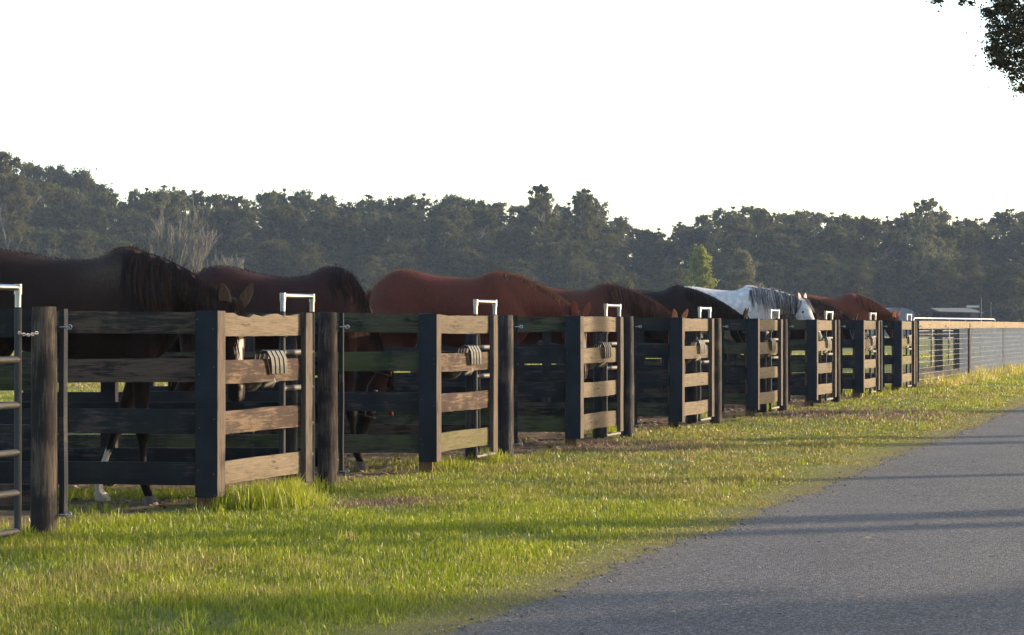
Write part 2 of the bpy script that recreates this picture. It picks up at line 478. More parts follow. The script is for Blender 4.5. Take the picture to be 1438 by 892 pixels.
# ------------------------------------------------------------------ horses
def coat(name, c, dark, marks=None, sheen=.02, grey=False, speck=.15):
    """marks: list of (kind, ...) in horse-local coordinates"""
    m = NT(name)
    v = m.coords((1, 1, 1), rand=True)
    n1 = m.noise(v, 2.2, 5, .55); n2 = m.noise(m.coords((30, 30, 8)), 3.0, 4, .7)
    base = m.mix(m.g(n1, .3, .7), tuple(x * .72 for x in c), tuple(min(1, x * 1.25) for x in c))
    base = m.mix(m.math('MULTIPLY', m.g(n2, .4, .7), .55), base, tuple(min(1, x * 1.7) for x in c))
    tc = m.new('ShaderNodeTexCoord'); sx = m.new('ShaderNodeSeparateXYZ'); m.link(tc.outputs['Object'], sx.inputs[0])
    # dark points on the lower legs
    low = m.math('ADD', sx.outputs[2], m.math('MULTIPLY', n1, .25))
    base = m.mix(m.ramp(low, [(.50, (1,1,1)), (.80, (0,0,0))]), base, dark)
    at = m.new('ShaderNodeAttribute'); at.attribute_name = 'Mark'
    base = m.mix(at.outputs['Fac'], base, (.42, .37, .33))
    at2 = m.new('ShaderNodeAttribute'); at2.attribute_name = 'Muzzle'
    base = m.mix(at2.outputs['Fac'], base, (.008, .0055, .005))
    at3 = m.new('ShaderNodeAttribute'); at3.attribute_name = 'Dust'
    base = m.mix(m.math('MULTIPLY', at3.outputs['Fac'], m.g(n2, .2, .8)), base, (.060, .045, .036))
    if name == 'coat_white':
        vo = m.new('ShaderNodeTexVoronoi'); vo.inputs['Scale'].default_value = 13; m.link(v, vo.inputs['Vector'])
        base = m.mix(m.math('MULTIPLY', m.g(vo.outputs['Distance'], .3, .6), .35), base, (.17, .165, .18))
    m.base(base); m.rough(.75); m.b.inputs['Specular IOR Level'].default_value = .09
    m.b.inputs['Sheen Weight'].default_value = sheen; m.b.inputs['Sheen Roughness'].default_value = .4
    m.b.inputs['Sheen Tint'].default_value = (min(1, c[0]*5+.1), min(1, c[1]*5+.06), min(1, c[2]*5+.05), 1)
    m.bump(m.math('ADD', n2, m.math('MULTIPLY', m.noise(m.coords((6, 6, 3)), 3.0, 4, .6), 1.5)), .6, .008)
    return m.m
def hair_mat(name, c, tip):
    m = NT(name); at = m.new('ShaderNodeAttribute'); at.attribute_name = 'Col'
    m.base(m.mix(at.outputs['Fac'], c, tip)); m.rough(.6); m.b.inputs['Specular IOR Level'].default_value = .12
    m.translucent(m.mix(at.outputs['Fac'], c, tip), .3); return m.m
def plain(name, c, r=.5, spec=.5):
    m = NT(name); n = m.noise(m.coords(), 18, 4, .6)
    m.base(m.mix(n, tuple(x*.7 for x in c), tuple(min(1, x*1.3) for x in c))); m.rough(r); m.b.inputs['Specular IOR Level'].default_value = spec; return m.m
EYE = plain('eye_dark', (.012,.008,.006), .08, .8)
HOOF = plain('hoof_horn', (.07,.055,.045), .55)
HOOF_PALE = plain('hoof_pale', (.28,.24,.20), .5)
HALTER_BLUE = plain('halter_blue', (.02,.20,.42), .5)
HALTER_DARK = plain('halter_leather', (.03,.02,.015), .5)
SOCK = None

def loft_pairs(mb, rings, seg=20, power=1.0):
    """rings: (top(x,z), bottom(x,z), halfwidth, y centre)"""
    vs = []
    for (tp, bt, hw, yc) in rings:
        cx, cz = (tp[0]+bt[0])/2, (tp[1]+bt[1])/2
        ax, az = (tp[0]-bt[0])/2, (tp[1]-bt[1])/2
        for k in range(seg):
            a = 2 * PI * k / seg
            c, s = math.cos(a), math.sin(a)
            c = math.copysign(abs(c) ** power, c); s = math.copysign(abs(s) ** power, s)
            vs.append((cx + ax * c, yc + hw * s, cz + az * c))
    fs = []
    n = len(rings)
    for i in range(n - 1):
        for k in range(seg):
            k2 = (k + 1) % seg; fs.append((i*seg+k, i*seg+k2, (i+1)*seg+k2, (i+1)*seg+k))
    fs.append(tuple(range(seg))); fs.append(tuple(reversed([(n-1)*seg+k for k in range(seg)])))
    mb.add(vs, fs, True)

def bez(p0, p1, p2, p3, u):
    v = 1 - u
    return tuple(p0[i]*v**3 + 3*p1[i]*u*v*v + 3*p2[i]*u*u*v + p3[i]*u**3 for i in (0, 1))

def interp_rings(tab, n):
    """smooth resample of a table of numbers"""
    tab = np.array(tab, dtype=float); xs = np.linspace(0, len(tab) - 1, n); out = []
    for x in xs:
        i = min(int(x), len(tab) - 2); u = x - i
        p0 = tab[max(i-1, 0)]; p1 = tab[i]; p2 = tab[i+1]; p3 = tab[min(i+2, len(tab)-1)]
        out.append(.5*((2*p1) + (-p0+p2)*u + (2*p0-5*p1+4*p2-p3)*u*u + (-p0+3*p1-3*p2+p3)*u**3))
    return out

def horse(label, Y, wx, wz, poll, headdir, ctab, mats, legs=(0,0,0,0), group=None, croup=0.0, dip=0.0, head_yaw=0.0,
          marks=(), halter=None, mane=dict(n=320, length=.3, side=-1, shift=.25), fuzz=120, yaw=0.0, tail=True, widen=1.0, neckdrop=0.0, belly=0.0, dark_ears=False, ear_scale=1.0):
    """wx, wz: world x and height of the withers; poll: offset (forward, down) of the poll from the withers; headdir: degrees of the face below horizontal"""
    cm, hm = mats[:2]; fm = mats[2] if len(mats) > 2 else None
    zs = wz / 1.595
    K = .89                                       # body length factor
    X = lambda x: x * K
    root = empty('horse', (wx - X(.45), Y, 0), label, 'horse', group, yaw)
    mb = MB()
    body = [(-.845,1.33,1.18,.06), (-.82,1.42,1.02,.15), (-.72,1.515,.94,.24), (-.56,1.578,.94,.285), (-.36,1.575,.96,.29), (-.14,1.53,.93,.315),
            (.08,1.498,.88,.335), (.26,1.515,.85,.33), (.42,1.590,.84,.29), (.56,1.575,.86,.27), (.70,1.45,.92,.235), (.80,1.30,1.02,.16), (.84,1.22,1.10,.07)]
    rings = []
    for (x, zt, zb, w) in interp_rings(body, 40):
        if -.8 < x < -.1: zt += croup * math.exp(-((x+.5)/.28)**2)
        zt += dip * math.exp(-((x-.05)/.25)**2)
        zb -= belly * math.exp(-((x-.0)/.4)**2)
        # narrow the back line: rings are egg-shaped by blending
        rings.append(((X(x), zt*zs), (X(x), zb*zs), w * widen, 0))
    loft_pairs(mb, rings, 28, .92)
    W = (X(.45), wz)
    P = (W[0] + poll[0], wz + poll[1])
    a = math.radians(headdir); d = (math.cos(a), -math.sin(a)); nrm = (math.sin(a), math.cos(a))     # face direction, dorsal side
    T = (P[0] + d[0]*.10 - nrm[0]*.20, P[1] + d[1]*.10 - nrm[1]*.20)                                  # throat
    ch = (X(.80), 1.10 * zs)
    nd = math.atan2(poll[1], poll[0])
    L = math.hypot(*poll)
    crest = lambda u: bez((W[0]-.02, W[1]-.005), (W[0]+L*.30, W[1]-.015-neckdrop), (P[0]-math.cos(nd-.25)*L*.30, P[1]-math.sin(nd-.25)*L*.30+.01), P, u)
    under = lambda u: bez((X(.70), .98*zs), (ch[0]+.02, ch[1]+.05), (T[0]-math.cos(nd)*L*.28, T[1]-math.sin(nd)*L*.28-.03), T, u)
    nring = []
    for i in range(19):
        u = i / 18
        hw = .20*(1-u)**1.3 + .078 + .02*math.sin(u*PI)
        nring.append((crest(u), under(u), hw*widen*.92, 0))
    loft_pairs(mb, nring, 22, .95)
    # head
    hy = math.radians(head_yaw)
    head = [(-.05,.00,-.10,.05),(0,.022,-.155,.078),(.07,.045,-.195,.098),(.16,.048,-.215,.102),(.24,.030,-.185,.090),(.33,.018,-.135,.068),
            (.43,.010,-.105,.054),(.51,.008,-.105,.055),(.57,-.004,-.108,.056),(.60,-.02,-.098,.046),(.615,-.045,-.08,.028)]
    hs = 1.0
    mh = MB(); hr = []
    for (s, do, ve, w) in interp_rings(head, 26):
        hr.append(((P[0]+d[0]*s*hs+nrm[0]*do, P[1]+d[1]*s*hs+nrm[1]*do), (P[0]+d[0]*s*hs+nrm[0]*ve, P[1]+d[1]*s*hs+nrm[1]*ve), w, 0))
    loft_pairs(mh, hr, 20, .9)
    # brow and jaw masses
    def twist(v):
        dx, dy = v[0]-P[0], v[1]
        return (P[0] + dx*math.cos(hy) - dy*math.sin(hy), dx*math.sin(hy) + dy*math.cos(hy), v[2])
    mb.add([twist(v) for v in mh.v], mh.f, True)
    # legs  (near = -y, towards the camera)
    front = [(1.18,.38,.76,.10),(1.02,.42,.72,.105),(.90,.47,.68,.085),(.78,.515,.655,.062),(.64,.53,.64,.05),(.55,.535,.63,.044),(.48,.53,.645,.050),(.43,.535,.635,.046),(.37,.55,.618,.032),
             (.24,.555,.612,.029),(.16,.548,.622,.037),(.12,.556,.632,.034),(.085,.575,.645,.034),(.05,.575,.665,.042)]
    hind = [(1.22,-.38,-.84,.12),(1.06,-.34,-.83,.135),(.94,-.36,-.81,.12),(.84,-.45,-.795,.095),(.75,-.57,-.80,.068),(.67,-.67,-.825,.052),(.60,-.70,-.86,.048),(.54,-.715,-.83,.044),
            (.45,-.735,-.805,.034),(.27,-.738,-.80,.031),(.17,-.722,-.805,.040),(.12,-.712,-.785,.035),(.085,-.69,-.772,.036),(.05,-.675,-.77,.044)]
    hoofs = []
    for i, (tab, y) in enumerate(((front,-.145),(front,.145),(hind,-.165),(hind,.165))):
        lr = []; off = legs[i]
        for (z, xa, xb, w) in interp_rings(tab, 34):
            sw = off * max(0, min(1, (1.0 - z) / .9)) ** 1.0
            lr.append(((X(xa)+sw, z*zs), (X(xb)+sw, z*zs), w, y*(1 - .12*(1.2-z))))
        loft_pairs(mb, lr, 14, .95)
        e = lr[-1]; hoofs.append((e, y*(1-.14), off))
    # remesh into one continuous skin
    me = bpy.data.meshes.new('tmp'); me.from_pydata(mb.v, [], mb.f); me.update()
    to = bpy.data.objects.new('tmp', me); col.objects.link(to)
    rm = to.modifiers.new('r', 'REMESH'); rm.mode = 'VOXEL'; rm.voxel_size = .019; rm.use_smooth_shade = True
    sm = to.modifiers.new('s', 'SMOOTH'); sm.factor = .5; sm.iterations = 7
    dg = bpy.context.evaluated_depsgraph_get()
    bm_me = bpy.data.meshes.new_from_object(to.evaluated_get(dg))
    bpy.data.objects.remove(to)
    nv = len(bm_me.vertices); V = np.empty(nv*3, dtype=np.float32); bm_me.vertices.foreach_get('co', V); V = V.reshape(-1, 3)
    quads = [tuple(p.vertices) for p in bm_me.polygons]
    # muscle relief
    for i in range(nv):
        x, y, z = V[i]
        if z > .55:
            q = noise.noise(Vector((x*3.2+wx, y*2.0, z*3.2)))*.007 + noise.noise(Vector((x*7+wx, y*5, z*7)))*.0025
            s = math.copysign(1, y) * min(1, abs(y)/.1)
            V[i, 1] += q * s * 1.6
            # shoulder blade and flank hollows
            V[i, 1] -= s*.018*math.exp(-((x-X(.30))/.07)**2 - ((z-1.15*zs)/.25)**2)
            V[i, 1] -= s*.024*math.exp(-((x-X(-.30))/.08)**2 - ((z-1.25*zs)/.13)**2)
    body_n = nv; allv = [tuple(v) for v in V]; allf = list(quads)
    # ears (joined to the same mesh)
    eb = MB()
    for sgn in (-1, 1):
        cx, cz = P[0] + d[0]*.0 - nrm[0]*-.01, P[1] + d[1]*.0 + nrm[1]*.01
        # ear axis: continues back along the head, leaning outward
        ea = Vector((-d[0]*.75 + nrm[0]*.35, sgn*.34, -d[1]*.75 + nrm[1]*.35)).normalized()
        side = Vector((d[0]*.2, 1*1.0, d[1]*.2)); side = (side - ea*side.dot(ea)).normalized(); fr = ea.cross(side)
        if fr.dot(Vector((nrm[0],0,nrm[1]))) < 0: fr = -fr
        rr = []; prof = [(-.03,.030),(.0,.038),(.035,.045),(.070,.042),(.100,.031),(.125,.016),(.140,.004)]
        for (s, w) in [(a_*ear_scale, b_*ear_scale) for a_, b_ in prof]:
            c0 = Vector((cx, sgn*.062, cz)) + ea*s
            for kk in range(10):
                an = 2*PI*kk/10
                u, v = math.cos(an), math.sin(an)
                dep = v*w*.55
                if v > .2: dep = w*.02*v     # the hollow front of the ear
                rr.append(c0 + side*(u*w) + fr*dep)
        fs = []
        for i in range(len(prof)-1):
            for kk in range(10):
                k2 = (kk+1) % 10; fs.append((i*10+kk, i*10+k2, (i+1)*10+k2, (i+1)*10+kk))
        eb.add([twist(tuple(p)) for p in rr], fs, True)
    b0 = len(allv); allv += eb.v; allf += [tuple(b0+i for i in f) for f in eb.f]
    me2 = bpy.data.meshes.new('body'); me2.from_pydata(allv, [], allf); me2.polygons.foreach_set('use_smooth', [True]*len(allf)); me2.update()
    bpy.data.meshes.remove(bm_me)
    # markings as attributes in horse space
    AV = np.array(allv); mk = np.zeros(len(AV)); mz = np.zeros(len(AV))
    # head local coordinates
    dx = AV[:,0]-P[0]; dy = AV[:,1]; ux = dx*math.cos(-hy) - dy*math.sin(-hy); uy = dx*math.sin(-hy) + dy*math.cos(-hy)
    hs_ = ux*d[0] + (AV[:,2]-P[1])*d[1]; hn = ux*nrm[0] + (AV[:,2]-P[1])*nrm[1]
    for mrk in marks:
        if mrk[0] == 'blaze':
            wv = mrk[1]
            on = (hs_ > .05) & (hs_ < .60) & (hn > -.05) & (np.abs(uy) < wv*(.7+.5*np.sin(hs_*9)))
            mk[on] = 1
        if mrk[0] == 'sock':
            i, top = mrk[1], mrk[2]
            e = hoofs[i]; exx = (e[0][0][0]+e[0][1][0])/2
            on = (AV[:,2] < top + .02*np.sin(AV[:,0]*60)) & (np.abs(AV[:,0]-exx) < .16) & (np.sign(AV[:,1]) == np.sign(e[1]))
            mk[on] = 1
    mz[(hs_ > .52) & (hs_ < .66) & (hn > -.2) & (hn < .1) & (np.abs(uy) < .1)] = .7
    du = np.exp(-((AV[:,0]-X(.40))/.17)**2 - ((AV[:,2]-1.43)/.10)**2)*1.1 if dark_ears else np.zeros(len(AV))
    mk[body_n:] = 0
    if dark_ears: mz[body_n:] = 1.0
    if ear_scale < 1: mz[body_n:] = .35
    for nm, arr in (('Mark', mk), ('Muzzle', mz), ('Dust', du)):
        at = me2.attributes.new(nm, 'FLOAT', 'POINT'); at.data.foreach_set('value', arr.astype(np.float32))
    bo = link_mesh('body', me2, cm, root)
    # hooves
    for i, (e, y, off) in enumerate(hoofs):
        xa, xb = e[0][0], e[1][0]
        if xa > xb: xa, xb = xb, xa
        hb = MB(); cxh = (xa+xb)/2; hw = (xb-xa)/2
        rows = [(.062, hw*1.0, .044, 0), (.05, hw*1.08, .048, .004), (0.0, hw*1.38, .062, .018)]
        vs = []
        for (z, a_, b_, sh) in rows:
            for kk in range(16):
                an = 2*PI*kk/16; vs.append((cxh+sh+a_*math.cos(an), y+b_*math.sin(an), z))
        fs = [(r_*16+kk, r_*16+(kk+1)%16, (r_+1)*16+(kk+1)%16, (r_+1)*16+kk) for r_ in range(2) for kk in range(16)]
        hb.add(vs, fs + [tuple(range(16)), tuple(range(47, 31, -1))], False)
        pale = any(m_[0] == 'sock' and m_[1] == i for m_ in marks)
        hb.build('hoof', HOOF_PALE if pale else HOOF, root)
    # eyes
    def headpt(s, n_, y):
        return Vector(twist((P[0]+d[0]*s+nrm[0]*n_, y, P[1]+d[1]*s+nrm[1]*n_)))
    for sgn in (-1, 1):
        c = headpt(.175, -.035, sgn*.090); eb = MB(); vs = []; fs = []
        for i in range(7):
            th = PI*i/6
            for kk in range(10):
                an = 2*PI*kk/10; vs.append((c.x+.021*math.sin(th)*math.cos(an), c.y+.017*math.sin(th)*math.sin(an), c.z+.019*math.cos(th)))
        for i in range(6):
            for kk in range(10): fs.append((i*10+kk, i*10+(kk+1)%10, (i+1)*10+(kk+1)%10, (i+1)*10+kk))
        eb.add(vs, fs, True); eb.build('eye', EYE, root)
    # halter: noseband, cheek pieces, crown piece
    if halter:
        def band(s, w_=.012, n0=.06, n1=-.25, ywid=None):
            pts = []
            tab = interp_rings(head, 60); row = min(tab, key=lambda r_: abs(r_[0]-s))
            cen = (row[1]+row[2])/2; hh = (row[1]-row[2])/2
            for kk in range(17):
                an = 2*PI*kk/16; pts.append(headpt(s, cen + (hh+.010)*math.cos(an), (row[3]+.010)*math.sin(an)))
            hbm.tube(pts, w_, 6, squash=.45)
        hbm = MB(); band(.38); band(.03)
        for sgn in (-1, 1):
            hbm.tube([headpt(.04, -.07, sgn*.096), headpt(.15, -.10, sgn*.114), headpt(.27, -.08, sgn*.095), headpt(.38, -.05, sgn*.074)], .011, 6, squash=.45)
        hbm.build('halter', halter, root)
    # mane
    rr = random.Random(int(abs(wx)*1000)+5)
    def ribbon_mesh(strands):
        V_, F_, C_ = [], [], []
        for (pts, w0, cval) in strands:
            n = len(pts); b_ = len(V_)
            for i, p in enumerate(pts):
                t = (pts[min(i+1, n-1)] - pts[max(i-1, 0)]).normalized()
                s_ = t.cross(Vector((0, 1, 0)))
                s_ = s_.normalized() if s_.length > 1e-4 else Vector((1,0,0))
                s_ = (s_ + Vector((0, rr.uniform(-.25,.25), 0))).normalized()
                w = w0*(1 - (i/(n-1))**2*.85)
                V_.append(p - s_*w*.5); V_.append(p + s_*w*.5); C_ += [cval, cval]
            for i in range(n-1): F_.append((b_+2*i, b_+2*i+1, b_+2*i+3, b_+2*i+2))
        me_ = raw_mesh('hair', np.array([tuple(v) for v in V_]), np.array(F_), True)
        set_col(me_, np.repeat(np.array(C_)[:,None], 3, axis=1)); return me_
    NU = [i/50 for i in range(51)]; NR = [(crest(u), under(u), ((.20*(1-u)**1.3 + .078 + .02*math.sin(u*PI))*widen*.92)) for u in NU]
    BR = [r_ for r_ in rings]
    def surf_y(x, z):
        best = 1e9; yb = 0.0
        for (c_, b_, hw) in NR:
            ax, az = b_[0]-c_[0], b_[1]-c_[1]; LL = ax*ax+az*az
            f = ((x-c_[0])*ax+(z-c_[1])*az)/LL; f = min(1, max(0, f))
            dd = math.hypot(c_[0]+ax*f-x, c_[1]+az*f-z)
            if dd < best: best = dd; yb = hw*math.sqrt(max(0, 1-(1-2*f)**2))
        for (tp_, bt_, hw, _) in BR:
            if abs(tp_[0]-x) < .03 and bt_[1] < z < tp_[1]:
                q = (z-(tp_[1]+bt_[1])/2)/((tp_[1]-bt_[1])/2); yb = max(yb, hw*math.sqrt(max(0, 1-q*q)))
        return yb
    strands = []
    if mane:
        ln = mane['length']; sgn = mane['side']
        for i in range(mane['n']):
            u0 = rr.uniform(mane.get('u0', .12), 1.0); lock = math.sin(u0*55)*.5+.5
            l_ = ln*(.55+.45*lock)*rr.uniform(.75, 1.15)*(.75+.25*math.sin(u0*PI))
            pts = []; lift = rr.uniform(.004, .020); c0 = crest(u0); nseg = 8; side_dx = rr.uniform(-.05, .05) + mane['shift']*.12
            for s in range(nseg):
                v = s/(nseg-1)
                x = c0[0] + side_dx*v*l_*2 + .010*math.sin(v*7+lock*9)*v; z = c0[1] + .012*math.sin(min(1, v*4)*PI) - l_*v**1.15
                y = surf_y(x, z) + .006 + lift*math.sin(min(1, v*1.4)*PI*.6)
                if v == 0: y = rr.uniform(-.012, .012)*sgn
                pts.append(Vector((x, sgn*y, z)))
            strands.append((pts, rr.uniform(.005, .013), rr.random()**2))
        for i in range(fuzz):
            u0 = rr.uniform(.05, .98); c_ = crest(u0); b_ = under(u0)
            up = Vector((c_[0]-b_[0], 0, c_[1]-b_[1])).normalized(); fw = Vector((up.z, 0, -up.x))
            h_ = rr.uniform(.012, .045); y0 = rr.uniform(-.03, .03)
            p = Vector((c_[0], y0, c_[1])) - up*.008
            strands.append(([p, p+up*h_*.6+fw*h_*.2*rr.uniform(-1,1.4), p+up*h_+fw*h_*rr.uniform(-.3,1.0)+Vector((0, rr.uniform(-.02,.02), 0))], .004, .9))
        # forelock
        for i in range(40):
            s0 = rr.uniform(-.02, .03); y0 = rr.uniform(-.035, .035); l_ = rr.uniform(.12, .25)
            pts = [headpt(s0 + l_*v, .045 + .02*math.sin(v*2.4), y0*(1+.6*v)) for v in (0, .25, .5, .75, 1)]
            strands.append((pts, .006, rr.random()**2))
        link_mesh('mane', ribbon_mesh(strands), hm, root)
    cs_ = []
    for i in range(1700):
        q = rr.random()*(len(rings)-8)+2; r_ = rings[int(q)]; r2 = rings[int(q)+1]; f = q-int(q)
        x = r_[0][0]*(1-f)+r2[0][0]*f; zt = r_[0][1]*(1-f)+r2[0][1]*f; zb = r_[1][1]*(1-f)+r2[1][1]*f; hw = r_[2]
        an = rr.gauss(0, .35); p = Vector((x, hw*math.sin(an)*.98, (zt+zb)/2+(zt-zb)/2*math.cos(an)-.006)); h_ = rr.uniform(.010, .020)
        cs_.append(([p, p+Vector((-.35*h_, math.sin(an)*h_*.6, h_*.75)), p+Vector((-.8*h_, math.sin(an)*h_, h_*.95+.002))], .0028, 1.0))
    if fuzz: link_mesh('coat_hair', ribbon_mesh(cs_), fm or hm, root)
    if tail:
        strands = []
        for i in range(170):
            y0 = rr.uniform(-.035, .035); x0 = X(-.825)+rr.uniform(-.02, .03); z0 = (1.40+rr.uniform(-.06,.03))*zs
            l_ = rr.uniform(.65, 1.0); pts = []
            for s in range(8):
                v = s/7
                pts.append(Vector((x0 - .09*math.sin(min(1, v*2.2)*PI*.5) + .05*v + y0*.8*v + .02*math.sin(v*5+i), y0*(1+1.2*math.sin(v*2.6)) , z0 - l_*v**1.25)))
            strands.append((pts, rr.uniform(.008, .016), rr.random()**2))
        link_mesh('tail', ribbon_mesh(strands), hm, root)
    return root

WHITEHAIR = hair_mat('hair_white', (.35,.33,.33), (.55,.52,.50))
def HY(t): return R0.y + RS.y * t
GH = 'horses eating in the row of feeding stalls'
BLACKHAIR = hair_mat('hair_black', (.010,.0065,.0055), (.038,.020,.013))
BROWNHAIR = hair_mat('hair_brown', (.025,.010,.007), (.10,.045,.026))
REDHAIR = hair_mat('hair_red', (.06,.02,.011), (.20,.085,.045))
GREYHAIR = hair_mat('hair_grey', (.045,.042,.05), (.35,.33,.35))

horse('nearly black bay horse with a white blaze behind the first feed panel', HY(.66), sp(176, HY(.66)), 1.585, (.665, -.345), 80,
      None, (coat('coat_seal', (.0135,.0072,.0060), (.010,.008,.008)), BLACKHAIR), legs=(.02, -.33, .05, -.20), group=GH, marks=(('blaze', .030), ('sock', 1, .33), ('sock', 3, .22)),
      croup=.005, dip=.02, mane=dict(n=900, length=.50, side=-1, shift=.5, u0=.05), fuzz=90, head_yaw=-48, dark_ears=True)
horse('dark bay horse grazing the ground with its head lowered in the second stall', HY(1.66), sp(462, HY(1.66)), 1.555, (.45, -.80), 108,
      None, (coat('coat_darkbay', (.0235,.0095,.0085), (.012,.009,.009)), BLACKHAIR), legs=(.10, -.12, -.05, .12), group=GH, halter=HALTER_DARK,
      croup=.02, dip=.015, mane=dict(n=420, length=.34, side=-1, shift=.9, u0=.02), fuzz=160, neckdrop=-.10)
horse('big reddish chestnut horse with an orange forehead at the third feed panel', HY(2.66), sp(694, HY(2.66)), 1.60, (.785, -.395), 80,
      None, (coat('coat_chestnut', (.062,.0185,.013), (.06,.018,.012)), REDHAIR), legs=(.05, -.10, -.10, .15), group=GH, marks=(('blaze', .03),),
      croup=.035, dip=.045, mane=dict(n=70, length=.07, side=-1, shift=.5), fuzz=900, head_yaw=-46)
horse('brown chestnut horse with tilted ears between the big chestnut and the black-brown horse', HY(3.66), sp(850, HY(3.66)), 1.56, (.785, -.40), 80,
      None, (coat('coat_brown', (.047,.0165,.011), (.03,.012,.009)), BROWNHAIR), legs=(.0, .12, -.10, .10), group=GH, marks=(('blaze', .02),),
      croup=.01, dip=.02, mane=dict(n=620, length=.36, side=-1, shift=.8, u0=.03), fuzz=200, head_yaw=-46)
horse('plain black-brown horse in front of the white one, neck sloping down', HY(4.66), sp(950, HY(4.66)), 1.60, (.84, -.40), 78,
      None, (coat('coat_blackbrown', (.0115,.0068,.0063), (.010,.008,.008)), BLACKHAIR), legs=(.0, .14, -.05, .12), group=GH, halter=HALTER_DARK,
      croup=.0, dip=.02, mane=dict(n=300, length=.22, side=-1, shift=.6), fuzz=50, head_yaw=-15)
horse('white-grey horse with a dark hanging mane looking over the panel', HY(5.66), sp(1052, HY(5.66)), 1.66, (.74, -.20), 58,
      None, (coat('coat_white', (.42,.40,.41), (.36,.34,.34), sheen=.03), GREYHAIR, WHITEHAIR), legs=(.0, .14, -.05, .12), group=GH, halter=None,
      croup=.0, dip=.03, mane=dict(n=330, length=.42, side=-1, shift=.2, u0=.0), fuzz=60, head_yaw=-38, ear_scale=.78)
horse('dark brown horse wearing a blue halter in the seventh stall', HY(6.66), sp(1128, HY(6.66)), 1.55, (.80, -.38), 80,
      None, (coat('coat_darkbrown', (.020,.009,.008), (.012,.009,.009)), BLACKHAIR), legs=(.0, .14, -.05, .12), group=GH, halter=HALTER_BLUE,
      croup=.0, dip=.02, mane=dict(n=200, length=.15, side=-1, shift=.6), fuzz=80, head_yaw=-10)
horse('red chestnut horse at the far end of the row beside the wire fence', HY(7.66), sp(1194, HY(7.66)), 1.655, (.76, -.40), 84,
      None, (coat('coat_red', (.080,.025,.016), (.06,.02,.012)), REDHAIR), legs=(.0, .14, -.05, .12), group=GH,
      croup=.0, dip=.02, mane=dict(n=500, length=.30, side=-1, shift=.7), fuzz=260, head_yaw=-40)

# ------------------------------------------------------------------ noise fields on arrays
def nf(x, y, sc, seed):
    r = np.random.default_rng(seed); out = np.zeros_like(x)
    for o in range(5):
        for _ in range(3):
            a = r.uniform(0, 2*PI); f = sc*(1.9**o)*r.uniform(.7, 1.3); out += np.sin((x*np.cos(a)+y*np.sin(a))*f + r.uniform(0, 6.28)) / (1.7**o)
    return out / 3.6
def fbm2(x, y, sc, seed=0, octv=4):
    """value noise, vectorised"""
    out = np.zeros_like(x); amp = 1; tot = 0
    for o in range(octv):
        g = np.random.default_rng(seed*31+o).random((257, 257))
        fx, fy = x*sc*(2**o), y*sc*(2**o)
        ix, iy = np.floor(fx).astype(int), np.floor(fy).astype(int); u, v = fx-ix, fy-iy
        u = u*u*(3-2*u); v = v*v*(3-2*v)
        a = g[ix % 256, iy % 256]; b = g[(ix+1) % 256, iy % 256]; c = g[ix % 256, (iy+1) % 256]; d_ = g[(ix+1) % 256, (iy+1) % 256]
        out += amp*((a*(1-u)+b*u)*(1-v) + (c*(1-u)+d_*u)*v); tot += amp; amp *= .5
    return out/tot

# ------------------------------------------------------------------ ground
def ground_mat():
    m = NT('ground_turf')
    tc = m.new('ShaderNodeTexCoord'); v = tc.outputs['Object']
    n1 = m.noise(v, .35, 6, .6); n2 = m.noise(v, 9, 6, .7); n3 = m.noise(v, 60, 4, .7); n4 = m.noise(v, .06, 4, .5)
    g = m.mix(m.g(n1, .35, .65), (.085,.115,.022), (.20,.19,.045))
    g = m.mix(m.g(n2, .45, .75), g, (.17,.135,.055))
    g = m.mix(m.math('MULTIPLY', m.g(n3, .45, .7), .5), g, (.045,.055,.015))
    # trodden dirt in and around the stalls: a band on the paddock side of the row line
    sx = m.new('ShaderNodeSeparateXYZ'); m.link(v, sx.inputs[0])
    # signed distance to the row line (positive on the road side)
    dist = m.math('SUBTRACT', m.math('MULTIPLY', sx.outputs[0], RN.x), m.math('MULTIPLY', sx.outputs[1], -RN.y))
    dist = m.math('SUBTRACT', dist, RN.x*R0.x + RN.y*R0.y)
    nd = m.math('ADD', dist, m.math('MULTIPLY', m.math('SUBTRACT', n1, .5), 1.8))
    nd = m.math('ADD', nd, m.math('MULTIPLY', m.math('SUBTRACT', n2, .5), .5))
    a = m.ramp(m.math('MULTIPLY', m.math('ADD', nd, 10), .05), [(.0, (0,0,0)), (.33, (0,0,0)), (.37, (1,1,1)), (.487, (1,1,1)), (.498, (0,0,0))])
    de_ = m.math('SUBTRACT', m.math('ADD', sx.outputs[0], m.math('MULTIPLY', n2, .25)), m.math('MULTIPLY', m.math('SUBTRACT', sx.outputs[1], 6.843), .3694))
    g = m.mix(m.ramp(m.math('ADD', de_, 1.0), [(.45, (0,0,0)), (.95, (1,1,1))]), g, (.145,.115,.055))
    g = m.mix(m.math('MULTIPLY', m.g(n3, .5, .75), .35), g, (.05,.045,.025))
    dirt = m.mix(m.g(n2, .35, .65), (.055,.036,.024), (.17,.115,.07))
    dirt = m.mix(m.g(n3, .5, .72), dirt, (.24,.17,.11))
    g = m.mix(a, g, dirt)
    m.base(g); m.rough(.95); m.b.inputs['Specular IOR Level'].default_value = .1
    m.bump(m.math('ADD', n2, m.math('MULTIPLY', n3, .5)), .8, .03); return m.m
mb = MB()
N = 40
def grid_sheet(name, xs, ys, zf, mat, **kw):
    XX, YY = np.meshgrid(xs, ys); ZZ = zf(XX, YY)
    V = np.stack([XX.ravel(), YY.ravel(), ZZ.ravel()], 1); nx = len(xs); ny = len(ys)
    i, j = np.meshgrid(np.arange(nx-1), np.arange(ny-1)); a = (j*nx+i).ravel()
    Fq = np.stack([a, a+1, a+1+nx, a+nx], 1)
    o = link_mesh(name, raw_mesh(name, V, Fq, True), mat); return tag(o, **kw)
